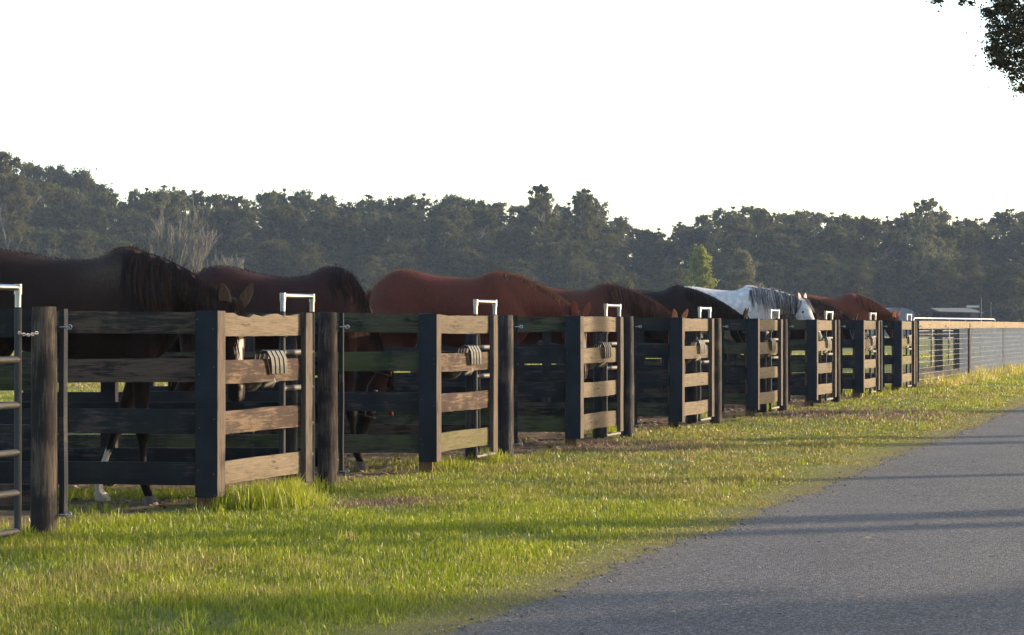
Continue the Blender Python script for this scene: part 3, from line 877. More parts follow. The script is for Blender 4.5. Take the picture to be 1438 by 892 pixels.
xs = np.concatenate([np.linspace(-600, -30, 20)[:-1], np.linspace(-30, -6, 25)[:-1], np.linspace(-6, 14, 140)[:-1], np.linspace(14, 40, 27)[:-1], np.linspace(40, 600, 20)])
ys = np.concatenate([np.linspace(-60, 4, 10)[:-1], np.linspace(4, 30, 180)[:-1], np.linspace(30, 70, 60)[:-1], np.linspace(70, 620, 24)])
def gz(X, Y):
    near = np.exp(-(np.maximum(0, Y-30)/25)**2)
    off = X - (-.20 + (Y-6.843)*.3694)
    lawn = 1/(1+np.exp(np.clip((off+.6)*9, -40, 40))); under = 1/(1+np.exp(np.clip(-(off-.32)*14, -40, 40)))       # bumps only on the grass side
    z = (nf(X, Y, .9, 3)*.012 + nf(X, Y, 4.0, 4)*.006)*near*lawn
    return z + .0015 - .014*under
grid_sheet('ground', xs, ys, gz, ground_mat(), kind='structure', label='green turf verge and paddock with trodden dirt in the stalls')

def asphalt():
    m = NT('asphalt')
    tc = m.new('ShaderNodeTexCoord'); v = tc.outputs['Object']
    n1 = m.noise(v, .5, 5, .6); n3 = m.noise(v, 140, 3, .8); n4 = m.noise(v, 14, 5, .7)
    vo = m.new('ShaderNodeTexVoronoi'); vo.inputs['Scale'].default_value = 120; m.link(v, vo.inputs['Vector'])
    c = m.mix(m.g(n1, .35, .65), (.038,.034,.041), (.062,.055,.062))
    cell = m.new('ShaderNodeSeparateColor'); m.link(vo.outputs['Color'], cell.inputs[0])
    c = m.mix(m.ramp(cell.outputs[0], [(.0, (0,0,0)), (.50, (0,0,0)), (1.0, (1,1,1))]), c, (.24,.215,.215))
    c = m.mix(m.ramp(cell.outputs[1], [(.0, (.85,.85,.85)), (.30, (0,0,0)), (1.0, (0,0,0))]), c, (.018,.017,.02))
    n6 = m.noise(v, 1.6, 6, .65)
    c = m.mix(m.math('MULTIPLY', m.g(n6, .50, .66), .38), c, (.030,.028,.032))
    c = m.mix(m.math('MULTIPLY', m.ramp(n6, [(.32, (1,1,1)), (.45, (0,0,0))]), .22), c, (.15,.135,.125))
    c = m.mix(m.math('MULTIPLY', m.g(n3, .4, .65), .5), c, (.025,.025,.028))
    c = m.mix(m.math('MULTIPLY', m.g(n4, .62, .75), .35), c, (.12,.10,.085))
    ea = m.new('ShaderNodeAttribute'); ea.attribute_name = 'Edge'
    c = m.mix(m.math('MULTIPLY', ea.outputs['Fac'], m.g(n4, .30, .62)), c, (.13,.105,.07))
    m.base(c); m.rough(.85); m.b.inputs['Specular IOR Level'].default_value = .3
    h = m.math('SUBTRACT', m.math('MULTIPLY', n3, .6), vo.outputs['Distance'])
    m.bump(h, .9, .010); return m.m
# road sheet with a ragged edge
ysr = np.concatenate([np.linspace(-30, 4, 20)[:-1], np.arange(4, 40, .04), np.linspace(40, 400, 300)])
rowsx = []
edge = -.20 + (ysr-6.843)*.3694 + (fbm2(ysr, ysr*0, 1.3, 5, 5)-.5)*.22 + (fbm2(ysr, ysr*0+3, 9, 8, 3)-.5)*.12 - .10*np.exp(-np.maximum(0, ysr-6.5)/1.5)
cross = np.array([0, .02, .2, .45, 1.5, 4.0, 7.0])
V = []; 
for y, e in zip(ysr, edge):
    for c_ in cross: V.append((e + c_*1.0 - 0, y, .003 if c_ > 0 else -.014))
V = np.array(V); nx = len(cross); ny = len(ysr)
i, j = np.meshgrid(np.arange(nx-1), np.arange(ny-1)); a = (j*nx+i).ravel()
rme = raw_mesh('road', V, np.stack([a, a+1, a+1+nx, a+nx], 1), False)
ea = rme.attributes.new('Edge', 'FLOAT', 'POINT'); ea.data.foreach_set('value', np.tile(np.array([.9,.6,.15,0,0,0,0], dtype=np.float32), ny))
o = link_mesh('road', rme, asphalt())
tag(o, kind='structure', label='narrow grey asphalt lane with a ragged grass edge')

# gravel crumbs along the road edge
def crumbs():
    r = np.random.default_rng(5); n = 2600
    y = 6 + 34*r.random(n)**1.6; e = np.interp(y, ysr, edge)
    x = e + r.normal(0.03, .07, n)
    s = .003 + .006*r.random(n)**3
    base = np.array([(1,0,0),(-1,0,0),(0,1,0),(0,-1,0),(0,0,1),(0,0,-1)], float)
    tri = np.array([(0,2,4),(2,1,4),(1,3,4),(3,0,4),(2,0,5),(1,2,5),(3,1,5),(0,3,5)])
    V = base[None]*s[:,None,None]*(.6+.8*r.random((n,6,1))); V[:,:,2] *= .7
    V += np.stack([x, y, s*.4+.004], 1)[:,None,:]
    Fq = tri[None] + (np.arange(n)*6)[:,None,None]
    me = raw_mesh('gravel', V.reshape(-1,3), Fq.reshape(-1,3))
    set_col(me, np.repeat(r.uniform(.04,.16,n)[:,None]*np.array([[1,.93,.86]]), 6, axis=0))
    m = NT('crumb'); at = m.new('ShaderNodeAttribute'); at.attribute_name = 'Col'; m.base(at.outputs['Color']); m.rough(.9)
    tag(link_mesh('gravel', me, m.m), 'loose gravel crumbs along the ragged asphalt edge', 'gravel', kind='stuff')
crumbs()

# ------------------------------------------------------------------ grass
def grass_mat():
    m = NT('grass_blade'); at = m.new('ShaderNodeAttribute'); at.attribute_name = 'Col'
    m.base(at.outputs['Color']); m.rough(.42); m.b.inputs['Specular IOR Level'].default_value = .35
    m.translucent(at.outputs['Color'], .42); return m.m
GM = grass_mat()
SUNDIR = (math.sin(math.radians(73)), math.cos(math.radians(73)))
def make_blades(x, y, h, w, colr, rng, lean=.35):
    n = len(x); a = rng.uniform(0, 2*PI, n); la = rng.uniform(0, 2*PI, n); ln = np.abs(rng.normal(0, lean, n))*h
    bx, by = np.cos(a)*w*.5, np.sin(a)*w*.5
    gx, gy = np.cos(la)*ln, np.sin(la)*ln
    z0 = gz(x, y) - .004
    V = np.empty((n, 5, 3))
    V[:,0] = np.stack([x-bx, y-by, z0], 1); V[:,1] = np.stack([x+bx, y+by, z0], 1)
    V[:,2] = np.stack([x-bx*.75+gx*.35, y-by*.75+gy*.35, z0+h*.6], 1); V[:,3] = np.stack([x+bx*.75+gx*.35, y+by*.75+gy*.35, z0+h*.6], 1)
    V[:,4] = np.stack([x+gx, y+gy, z0+h*rng.uniform(.8, 1.0, n)], 1)
    b = np.arange(n)*5
    T = np.stack([np.stack([b, b+1, b+3], 1), np.stack([b, b+3, b+2], 1), np.stack([b+2, b+3, b+4], 1)], 1).reshape(-1, 3)
    C = np.repeat(colr[:,None,:], 5, axis=1)
    return V.reshape(-1,3), T, C.reshape(-1,3)
def lawn():
    rng = np.random.default_rng(21); xs_, ys_ = [], []; lod = []
    bands = [(5.9, 9, 9000, 1.0), (9, 13, 6000, 1.25), (13, 19, 3300, 1.7), (19, 30, 1500, 2.6), (30, 48, 560, 4.2), (48, 75, 180, 7)]
    for (y0, y1, dens, s) in bands:
        W_ = .275*y1*2+1; n = int(W_*(y1-y0)*dens)
        y = rng.uniform(y0, y1, n); x = rng.uniform(-.275*y1-.5, .275*y1+.5, n)
        keep = (np.abs(x) < .272*y + .35)
        x, y = x[keep], y[keep]; xs_.append(x); ys_.append(y); lod.append(np.full(len(x), s))
    x = np.concatenate(xs_); y = np.concatenate(ys_); s = np.concatenate(lod)
    e = np.interp(y, ysr, edge)
    de = e - x                                     # distance left of the road edge
    rowd = x - (R0.x + (y-R0.y)*RS.x/RS.y)         # right of the row line
    pa = fbm2(x+50, y+50, .55, 2); pb = fbm2(x+20, y+90, 1.7, 3); pc = fbm2(x+70, y+10, .22, 4); pf = fbm2(x+10, y+40, 5, 9)
    lane = np.clip((pa-.36)*4, 0, 1)
    dens = .35 + .65*np.clip((pb-.30)*3.2, 0, 1)
    dens *= np.clip((de + .17 - .20*pf)/.15, 0, 1)
    dens[de < -.12] = 0
    pg_ = fbm2(x+33, y+71, .9, 14); dens *= 1 - .75*np.clip((pg_-.60)*9, 0, 1)*np.clip((y-7)/3, 0, 1)
    # inside the stalls: mostly bare
    inside = (rowd < -.05); dirtband = inside & (rowd > -5.2)
    dirt_f = np.where(dirtband, np.clip((pa*.6+pb*.4-.60)*7, .02, 1)*.7, 1.0)
    dens *= dirt_f
    keep = rng.random(len(x)) < dens
    x, y, s, de, rowd, pa, pb, pc, pf, lane = [q[keep] for q in (x, y, s, de, rowd, pa, pb, pc, pf, lane)]
    n = len(x)
    h = (.014 + .034*lane*pb + .016*pb)*(.6+.8*rng.random(n))*(1+.10*(s-1))
    h *= np.clip(de/.7, .28, 1)
    h[rng.random(n) < .02] *= 1.5
    w = (.0028 + .0022*rng.random(n))*s*.95
    # colour
    lush = np.array([.222,.252,.010]); deep = np.array([.080,.112,.012]); straw = np.array([.30,.24,.10]); olive = np.array([.19,.160,.038]); purp = np.array([.15,.095,.075])
    C = deep + (lush-deep)*np.clip((pb*.5+pa*.3+pf*.2-.36)*4.2+.22*rng.normal(size=n), 0, 1)[:,None]
    dry = np.clip((pc*.45+pb*.25+pf*.3 - .46)*6, 0, 1) * .75
    dry = np.maximum(dry, np.clip(1-de/.55, 0, 1)*.85)
    far_dry = np.clip((y-11)/14, 0, .45); dry = np.clip(dry+far_dry*.4, 0, 1)  # grass turns drier and more olive with distance
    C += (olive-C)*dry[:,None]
    isd = rng.random(n) < (.035+.20*dry); C[isd] = straw*(.6+.6*rng.random(isd.sum()))[:,None]
    for (cx, cy, rx, ry) in ((sp(535, 11.9), 11.9, .38, .35), (sp(860, 17.5), 17.5, .8, .8), (sp(1175, 24), 24, 1.6, 1.5)):
        q = np.exp(-((x-cx)/rx)**2-((y-cy)/ry)**2) > rng.random(n)*.9
        C[q] = purp*(.6+.8*rng.random(q.sum()))[:,None]
    C *= (.75+.5*rng.random(n))[:,None]
    parts = [make_blades(x, y, h, w, C, rng, .45)]
    # tall bright tufts by the panels
    def tuft(cx, cy, rx, ry, cnt, hh, wd=.006, cc=lush, spread=.3):
        xx = cx + rng.normal(0, rx, cnt); yy = cy + rng.normal(0, ry, cnt); h2 = hh*(.45+.75*rng.random(cnt))*np.exp(-((xx-cx)/(rx*2.4))**2)
        c2 = cc*(.7+.65*rng.random(cnt))[:,None]; k = rng.random(cnt) < .10; c2[k] = straw*.9
        parts.append(make_blades(xx, yy, h2, np.full(cnt, wd)*(.7+.6*rng.random(cnt)), c2, rng, spread))
    T = lambda px, py: (sp(px, 2970/(py-HZ)), 2970/(py-HZ))
    for (px, py, rx, ry, cnt, hh) in ((375, 712, .17, .16, 1500, .17), (335, 712, .10, .14, 500, .13), (410, 705, .10, .16, 700, .17), (440, 690, .08, .1, 260, .13),
                                      (690, 648, .10, .12, 300, .13), (640, 655, .16, .12, 300, .08), (850, 612, .10, .14, 340, .15), (985, 590, .10, .15, 300, .12), (1090, 575, .12, .2, 300, .13),
                                      (1180, 555, .35, .4, 900, .13), (1235, 545, .3, .4, 500, .10), (60, 757, .09, .06, 220, .09), (458, 690, .08, .06, 130, .08), (20, 752, .2, .2, 300, .08),
                                      (150, 700, .5, .15, 500, .06), (230, 700, .3, .15, 400, .06), (287, 722, .08, .05, 60, .05)):
        cx, cy = T(px, py); tuft(cx, cy, rx, ry, cnt, hh, .005 + .00035*(cy-11))
    # scattered single tufts in the verge
    for _ in range(230):
        cy = 6.5 + 26*rng.random()**1.5; lo = max(R0.x+(cy-R0.y)*.3978+.1, -.27*cy); hi = road_x(cy)-.35
        if hi <= lo: continue
        cx = rng.uniform(lo, hi); tuft(cx, cy, .035, .035, 22, rng.uniform(.04, .085), .0034+.0002*cy, lush if rng.random() < .85 else straw, .55)
    # weeds along the wire fence foot
    for _ in range(260):
        t = rng.uniform(8.1, 16); p = R(t, rng.uniform(-.25, .55)); tuft(p.x, p.y, .12, .12, 26, rng.uniform(.10, .34), .014, lush*np.array([1.25, 1.0, 1.2]) if rng.random() < .55 else straw, .4)
    off = 0; Vs, Ts, Cs = [], [], []
    for (V, T_, C_) in parts:
        Vs.append(V); Ts.append(T_+off); Cs.append(C_); off += len(V)
    V = np.concatenate(Vs); T_ = np.concatenate(Ts); C_ = np.concatenate(Cs)
    me = raw_mesh('grass', V, T_); set_col(me, np.clip(C_, 0, 1))
    tag(link_mesh('grass', me, GM), 'short yellow-green turf with taller tufts at the stall feet', 'grass', kind='stuff')
    print('blades', len(V)//5)
lawn()

# litter in the stalls: wood chips and dry leaves on the dirt
def litter():
    r = np.random.default_rng(9); n = 9000
    t = r.uniform(.4, 7, n); off = -r.random(n)**.8*4.0+.1
    x = R0.x+RS.x*t+RN.x*off; y = R0.y+RS.y*t+RN.y*off
    a = r.uniform(0, 2*PI, n); l = r.uniform(.015, .05, n); w = l*r.uniform(.3, .8, n); z = gz(x, y)+.006+.012*r.random(n)
    ca, sa = np.cos(a), np.sin(a); tz = r.uniform(-.35, .35, n)*l
    V = np.stack([np.stack([x-ca*l, y-sa*l, z-tz], 1), np.stack([x-sa*w, y+ca*w, z+.004], 1), np.stack([x+ca*l, y+sa*l, z+tz], 1), np.stack([x+sa*w, y-ca*w, z+.002], 1)], 1)
    Fq = (np.arange(n)*4)[:,None]+np.arange(4)[None]
    me = raw_mesh('litter', V.reshape(-1,3), Fq); set_col(me, np.repeat(np.array([[.24,.145,.085]])*r.uniform(.25, 1.5, (n,1)), 4, axis=0))
    m = NT('chips'); at = m.new('ShaderNodeAttribute'); at.attribute_name = 'Col'; m.base(at.outputs['Color']); m.rough(.9)
    tag(link_mesh('wood_chip_litter', me, m.m), 'brown wood chips and dry leaves on the stall floors', 'litter', kind='stuff')
litter()

# a few dead leaves and clods on the verge and lane
def leaf_litter():
    r = np.random.default_rng(19); n = 260
    y = 6.6+26*r.random(n)**1.3; x = r.uniform(-2.2, 4.0, n) + (y-7)*.36
    a = r.uniform(0, 2*PI, n); l = r.uniform(.010, .024, n); w = l*r.uniform(.4, .8, n); z = np.where(x > road_x(y), .010, .035+.02*r.random(n))
    ca, sa = np.cos(a), np.sin(a); tz = r.uniform(-.5, .9, n)*l*.5
    V = np.stack([np.stack([x-ca*l, y-sa*l, z+.002], 1), np.stack([x-sa*w, y+ca*w, z+.006], 1), np.stack([x+ca*l, y+sa*l, z+np.abs(tz)], 1), np.stack([x+sa*w, y-ca*w, z+.001], 1)], 1)
    me = raw_mesh('leaf', V.reshape(-1,3), (np.arange(n)*4)[:,None]+np.arange(4)[None]); set_col(me, np.repeat(np.array([[.22,.13,.07]])*r.uniform(.3, 1.9, (n,1)), 4, axis=0))
    tag(link_mesh('fallen_leaves', me, bpy.data.materials['chips']), 'dry fallen leaves scattered over verge and lane', 'leaves', kind='stuff')
leaf_litter()

# ------------------------------------------------------------------ wire fence on the right
def wire_fence():
    a = R(8.06)
    root = empty('wire_fence', (a.x, a.y, 0), 'sunlit top rail fence with grey wire mesh running to the right edge', 'fence')
    b = root.location
    ts = [9.95, 11.62, 13.4, 15.2, 17.0]
    for q, t in enumerate(ts):
        p = R(t, -.02); round_post('fence_post', W_POSTD, root, (p.x, p.y), .10 if q == 0 else .06, -.2, 1.16, 50+q)
    seg = [8.06, 9.95, 11.62, 13.4, 15.2, 17.0]
    for q in range(5):
        p0 = R(seg[q], .06); L = (seg[q+1]-seg[q])*PITCH - .01
        board('top_rail', W_RAIL, root, (p0.x, p0.y), RYAW, L, 1.055, 1.19 + .004*q, .034, .007, seed=q+200)
    mb = MB()
    def wire(p, q, r=.0016):
        p = Vector(p); q = Vector(q); t = (q-p).normalized(); a_ = t.orthogonal().normalized(); c = t.cross(a_)
        vs = [p+a_*r, p+c*r, p-a_*r, p-c*r, q+a_*r, q+c*r, q-a_*r, q-c*r]
        mb.add([v - Vector((b.x, b.y, 0)) for v in vs], [(0,1,5,4),(1,2,6,5),(2,3,7,6),(3,0,4,7)])
    t0, t1 = 8.08, 17.0
    for z in np.arange(.05, 1.10, .10): 
        wire(R(t0, .03, z), R(t1, .03, z), .0014)
    x = 0; L = (t1-t0)*PITCH
    while x < L:
        t = t0+x/PITCH; wire(R(t, .03, .03), R(t, .03, 1.10), (.0021+.00022*(t-9.5)) if t > 9.55 else .0012); x += .034 if t > 9.55 else .15
    mb.build('wire_mesh', WIRE, root)
wire_fence()

def corral_panel():
    A = Vector((sp(1282, 46), 46, .12)); B = Vector((sp(1397, 54), 54, .12)); L = (B-A).length; yw = math.atan2(B.y-A.y, B.x-A.x)
    root = empty('corral_panel', A, 'long galvanised tube panel standing behind the wire fence', 'corral panel', None, yw)
    mb = MB(); top = 1.17
    mb.tube(bent_frame([(0,0,0),(0,0,top),(L,0,top),(L,0,0)], .03, .15), .022, 8); mb.build('frame', GALV_DULL, root)
    for z in (.12,.32,.50,.68,.86,1.02):
        m_ = MB(); m_.tube([(0,0,z),(L,0,z)], .016, 6); m_.build('rail', TUBE_DULL, root)
    for i in range(1, 5):
        m_ = MB(); m_.box(L*i/5-.02, L*i/5+.02, -.02, .02, 0, top); m_.build('upright', TUBE_DULL, root)
corral_panel()
def paddock_posts():
    for q, (px, Y, w, lab) in enumerate(((1318, 47.5, .17, 'square dark paddock post seen through the wire, nearer the stalls'), (1345, 49, .19, 'square dark paddock post seen through the wire, nearer the round fence post'))):
        x = sp(px, Y); mb = MB(); mb.box(-w/2, w/2, -w/2, w/2, -.2, 1.0); mb.box(-w/2-.01, w/2+.01, -w/2-.01, w/2+.01, 1.003, 1.02)
        o = mb.build('paddock_post', W_POSTD, None, (x, Y, 0)); tag(o, lab, 'post', 'paddock posts behind the wire')
paddock_posts()
def field_fence():
    root = empty('field_fence', (0, 102, 0), 'thin grey rail fence far across the paddock', 'fence')
    wm = plain('pale_rail', (.30,.29,.27), .7); mb = MB()
    for x in np.arange(-30, 46, 3.0):
        m_ = MB(); m_.box(x-.06, x+.06, -.06, .06, 0, 1.05); m_.build('post', wm, root)
    for z in (.4, .7, .98):
        m_ = MB(); m_.box(-30, 45, -.085, -.063, z-.03, z+.03); m_.build('rail', wm, root)
field_fence()
def shelter():
    Y = 150; x0, x1 = sp(1311, Y), sp(1374, Y)
    root = empty('run_in_shelter', ((x0+x1)/2, Y, 0), 'small low grey-roofed shelter far off at the wood edge', 'shelter')
    w = (x1-x0)/2; rm = metal_mat('shelter_tin', (.035,.038,.048), .9, .0); mb = MB()
    mb.add([(-w,-2,2.15),(w,-2,2.05),(w*.86,2,2.45),(-w*.9,2,2.45),(-w,-2,2.23),(w,-2,2.13),(w*.86,2,2.53),(-w*.9,2,2.53)], [(0,3,2,1),(4,5,6,7),(0,1,5,4),(1,2,6,5),(2,3,7,6),(3,0,4,7)])
    mb.build('roof', rm, root)
    for (x, y) in ((-w*.85,-1.7),(w*.85,-1.7),(-w*.8,1.7),(w*.8,1.7)):
        m_ = MB(); m_.box(x-.08, x+.08, y-.08, y+.08, 0, 2.1); m_.build('post', W_POSTD, root)
    m_ = MB(); m_.box(-w*.8, w*.8, 1.82, 1.87, .1, 2.2); m_.build('back_wall', W_POSTD, root)
    Y2 = 140; x = sp(1377, Y2)
    root = empty('signpost', (x, Y2, 0), 'tall thin pole with a small white signboard beside the shelter', 'sign')
    m_ = MB(); m_.tube([(0,0,0),(0,0,zp(418, Y2))], .07, 8); m_.build('pole', TUBE_DARK, root)
    m_ = MB(); m_.box(-1.02, -.10, -.03, .0, zp(432, Y2), zp(429, Y2)); m_.build('signboard', plain('sign_white', (.32,.33,.35), .5), root)
    x = sp(1391, 155); m_ = MB(); m_.tube([(0,0,0),(0,0,zp(424,155))], .05, 8)
    tag(m_.build('bare_pole', TUBE_DARK, None, (x, 155, 0)), 'faint bare pole standing to the right of the signpost', 'pole')
shelter()

def trailer():
    Y = 95; x = sp(1253, Y)
    root = empty('stock_trailer', (x, Y, 0), 'pale blue-grey trailer roof just showing over the far chestnut neck', 'trailer')
    tm = metal_mat('trailer_tin', (.13,.15,.20), .5, .3); m_ = MB(); vs = []
    prof = [(-.9,.6),(-.9,1.75),(-.75,1.92),(-.3,1.99),(.3,1.97),(.8,1.85),(.9,1.7),(.9,.6)]
    for y in (-1.5, 1.5): vs += [(px_*.9, y, z) for (px_, z) in prof]
    n = len(prof); m_.add(vs, [(i, (i+1) % n, (i+1) % n+n, i+n) for i in range(n)] + [tuple(reversed(range(n))), tuple(range(n, 2*n))]); m_.build('box', tm, root)
    for y in (-.5, .5):
        for s in (-1, 1):
            w_ = MB(); w_.tube([(s*.78, y, .35), (s*.92, y, .35)], .34, 16); w_.build('wheel', FEEDER, root)
trailer()

# ------------------------------------------------------------------ trees
def leaf_mat(name, a, b, tr=.35, rustiness=.0):
    m = NT(name); oi = m.new('ShaderNodeObjectInfo'); at = m.new('ShaderNodeAttribute'); at.attribute_name = 'Col'
    c = m.mix(at.outputs['Fac'], a, b)
    c = m.mix(m.math('MULTIPLY', m.g(oi.outputs['Random'], .5, 1.0), .45), c, (a[0]*2.3+.01, a[1]*1.6, a[2]*1.1))
    m.base(c); m.rough(.8); m.b.inputs['Specular IOR Level'].default_value = .08; m.translucent(c, tr); return m.m
LEAF_FAR = leaf_mat('leaf_far', (.022,.027,.012), (.110,.108,.036), .45)
LEAF_OAK = leaf_mat('leaf_oak', (.030,.030,.014), (.080,.065,.028), .35)
LEAF_YG = leaf_mat('leaf_yellowgreen', (.10,.14,.02), (.20,.23,.035), .45)
LEAF_PALE = leaf_mat('leaf_pale', (.065,.080,.050), (.12,.13,.085), .4)
BARK = wood('bark', (.17,.15,.13), (.08,.07,.065), .4, .2, vertical=True)
BARKPALE = wood('bark_pale', (.105,.095,.078), (.07,.062,.052), .3, 0, vertical=True)

def leaves_mesh(centers, rad, per, size, rng, shade=None, flat=.8, name='crown', soft=.6):
    """leaf-sized quads scattered in and on clumps"""
    n = len(centers)*per; c = np.repeat(centers, per, axis=0); r = np.repeat(rad, per)
    d = rng.normal(size=(n,3)); d /= np.linalg.norm(d, axis=1)[:,None]; d[:,2] *= flat
    q_ = rng.random(n)**.45; o_ = rng.random(n) < soft; q_[o_] = np.abs(rng.normal(size=o_.sum()))*1.0
    p = c + d*(r*q_)[:,None]
    nn = d + rng.normal(size=(n,3))*.8 + np.array([0,0,.3]); nn /= np.linalg.norm(nn, axis=1)[:,None]
    t = np.cross(nn, rng.normal(size=(n,3))); t /= np.linalg.norm(t, axis=1)[:,None]; b = np.cross(nn, t)
    s = size*(.55+.9*rng.random(n))[:,None]
    V = np.stack([p-t*s, p-b*s*.62, p+t*s, p+b*s*.62], 1).reshape(-1,3)
    me = raw_mesh(name, V, (np.arange(n)*4)[:,None]+np.arange(4)[None])
    cc = np.repeat(rng.random(len(centers)), per)*.6 + rng.random(n)*.4
    set_col(me, np.repeat(np.repeat(cc[:,None], 3, axis=1), 4, axis=0)); return me

def limb_path(p0, p1, rng, wob=.06, n=6):
    p0, p1 = Vector(p0), Vector(p1); L = (p1-p0).length; out = []
    for i in range(n):
        u = i/(n-1); o = Vector(rng.normal(size=3))*L*wob*(0 if i in (0, n-1) else 1)
        out.append(p0.lerp(p1, u) + o + Vector((0,0,L*.08*math.sin(u*PI)*-1)))
    return out

def tree_meshes(seed, H=16.0, rx=4.2, base=.12, nc=120, per=110, size=.20, shape='round', trunk_r=.28, gap=.5):
    rng = np.random.default_rng(seed); cs = []; rs = []
    # crown lobes first, then leaf clumps on the lobes: gives an uneven outline with gaps
    lobes = []
    nl = 24
    for i in range(nl):
        z = base + (1-base)*((i+.5)/nl)**.9; 
        env = math.sin(min(1, (z-base)/(1-base)*.82+.16)*PI)**.6 if shape == 'round' else (1.0-(z-base)/(1-base))**.75+.08
        a = i*2.4+rng.uniform(-.5,.5); q = rng.uniform(.20,.66)*env
        rl = rng.uniform(.30,.50)*rx*(.55+.45*env)
        lobes.append((np.array([math.cos(a)*q*rx, math.sin(a)*q*rx, min(z*H, H-rl*.9)]), rl))
    for i in range(nc):
        c, rl = lobes[rng.integers(nl)]; d = rng.normal(size=3); d /= np.linalg.norm(d); d[2] *= .85
        cs.append(c + d*rl*rng.uniform(.45,1.02)); rs.append(rng.uniform(.14,.34)*rl*1.15)
    me = leaves_mesh(np.array(cs), np.array(rs), per, size, rng)
    mb = MB(); top = H*.80
    tp = [Vector((0,0,-.3))] + [Vector((rng.normal()*.12*i, rng.normal()*.12*i, top*i/6)) for i in range(1,7)]
    mb.tube(tp, [trunk_r*1.25]+[trunk_r*(1-.13*i) for i in range(1,7)], 10)
    for (c, rl) in lobes:
        z = max(H*base*.9, c[2]-rl-rng.uniform(.5,2.0)); i = min(5, int(z/top*6)); st = tp[max(1,i)].lerp(tp[min(6,i+1)], .5)
        mb.tube(limb_path(st, c, rng), [trunk_r*.38,trunk_r*.3,trunk_r*.24,trunk_r*.18,trunk_r*.12,trunk_r*.06], 6)
    tm = bpy.data.meshes.new('trunk'); tm.from_pydata(mb.v, [], mb.f); tm.polygons.foreach_set('use_smooth', mb.sm); tm.update()
    return me, tm

def place_tree(name, meshes, loc, scale, rz, leafm, barkm, label, cat='tree', group=None):
    me, tm = meshes
    root = empty(name, loc, label, cat, group, rz); root.scale = scale
    if not tm.materials: tm.materials.append(barkm)
    if not me.materials: me.materials.append(leafm)
    t = bpy.data.objects.new('trunk', tm); col.objects.link(t); t.parent = root
    c = bpy.data.objects.new('crown', me); col.objects.link(c); c.parent = root
    return root

SKY = [(-120,205),(-40,208),(10,214),(40,228),(70,236),(112,235),(150,256),(174,276),(200,262),(255,250),(300,264),(345,266),(385,261),(430,268),(470,280),(500,279),(540,272),(585,272),(640,273),
       (690,282),(722,293),(740,272),(760,259),(778,285),(792,284),(820,268),(846,294),(880,309),(930,322),(960,312),(1010,291),(1040,281),(1100,288),(1160,293),(1215,293),(1240,300),(1270,292),(1300,278),(1325,290),(1345,299),(1385,294),(1438,291),(1520,290)]
def skyline(px):
    return float(np.interp(px, [a for a, b in SKY], [b for a, b in SKY]))
variants = [tree_meshes(100+i, 16, [4.6,4.0,5.2,4.4,3.7,5.0,4.3][i], .04, 430, 62, .125, 'round', .26) for i in range(7)]
rt = random.Random(3)
GT = 'broadleaf trees of the wood behind the paddock'
def wood_row(D0, D1, step, hf, jitter, lab, grp, x0=-90, x1=1530, sc=1.0):
    px = x0
    while px < x1:
        p = px + rt.uniform(-.3,.3)*step; D = rt.uniform(D0, D1); X = sp(p, D)
        ztop = zp(skyline(p) , D)*hf*rt.uniform(1-jitter, 1+jitter*.4)
        v = variants[rt.randrange(7)]; s = ztop/16.0; sx = sc*rt.uniform(.85,1.2)*(.6+.4*s)
        place_tree('broadleaf_tree', v, (X, D, -.1), (sx, sx, s), rt.uniform(0, 6.28), LEAF_FAR, BARK, lab, 'tree', grp)
        px += step*rt.uniform(.8,1.2)
wood_row(250, 262, 32, 1.0, .05, 'dark tree in the back of the wood whose crown makes the skyline', 'skyline trees at the back of the wood')
wood_row(228, 240, 34, .93, .10, 'hazy olive-green tree in the thick of the wood below the skyline', 'middle trees of the wood')
wood_row(208, 220, 38, .66, .16, 'low bushy tree at the front edge of the wood', 'low trees along the front edge of the wood')

# named trees that stand out
def one_off(px, top, D, w, seed, label, leafm, bark=BARK, shape='round', nc=150, per=80, size=.15, base=.08, name='broadleaf_tree'):
    H = zp(top, D); rx = w/2*D/F
    ms = tree_meshes(seed, H, rx, base, int(nc*1.7), per, size*.9, shape, .2)
    return place_tree(name, ms, (sp(px, D), D, -.05), (1,1,1), 0, leafm, bark, label)
one_off(758, 258, 226, 62, 301, 'tall airy tree rising above the skyline with sky showing through its crown', LEAF_FAR, nc=110, per=70, base=.3)
one_off(818, 266, 224, 74, 302, 'dark spreading tree just right of the tall airy one', LEAF_FAR, nc=130, per=90, base=.25)
one_off(1302, 276, 222, 80, 303, 'pale sunlit tree rising above the wood at the right', leaf_mat('leaf_lit', (.07,.075,.035), (.15,.14,.07), .4), nc=120, per=80, base=.2)
one_off(8, 212, 214, 110, 304, 'tallest loose-crowned tree at the left end of the wood', LEAF_FAR, nc=150, per=90, base=.15)
one_off(983, 345, 175, 74, 305, 'young conical yellow-green tree in front of the dark wood', LEAF_YG, shape='cone', nc=190, per=60, size=.13, base=.05, name='conical_tree')
one_off(1042, 350, 178, 92, 306, 'feathery pale grey-green tree beside the yellow-green one', LEAF_PALE, shape='cone', nc=220, per=50, size=.10, base=.05, name='feathery_tree')
one_off(872, 385, 170, 90, 307, 'low pale shrub in front of the wood between the tall gap and the young tree', LEAF_FAR, nc=60, per=60, size=.12, base=.02, name='shrub')

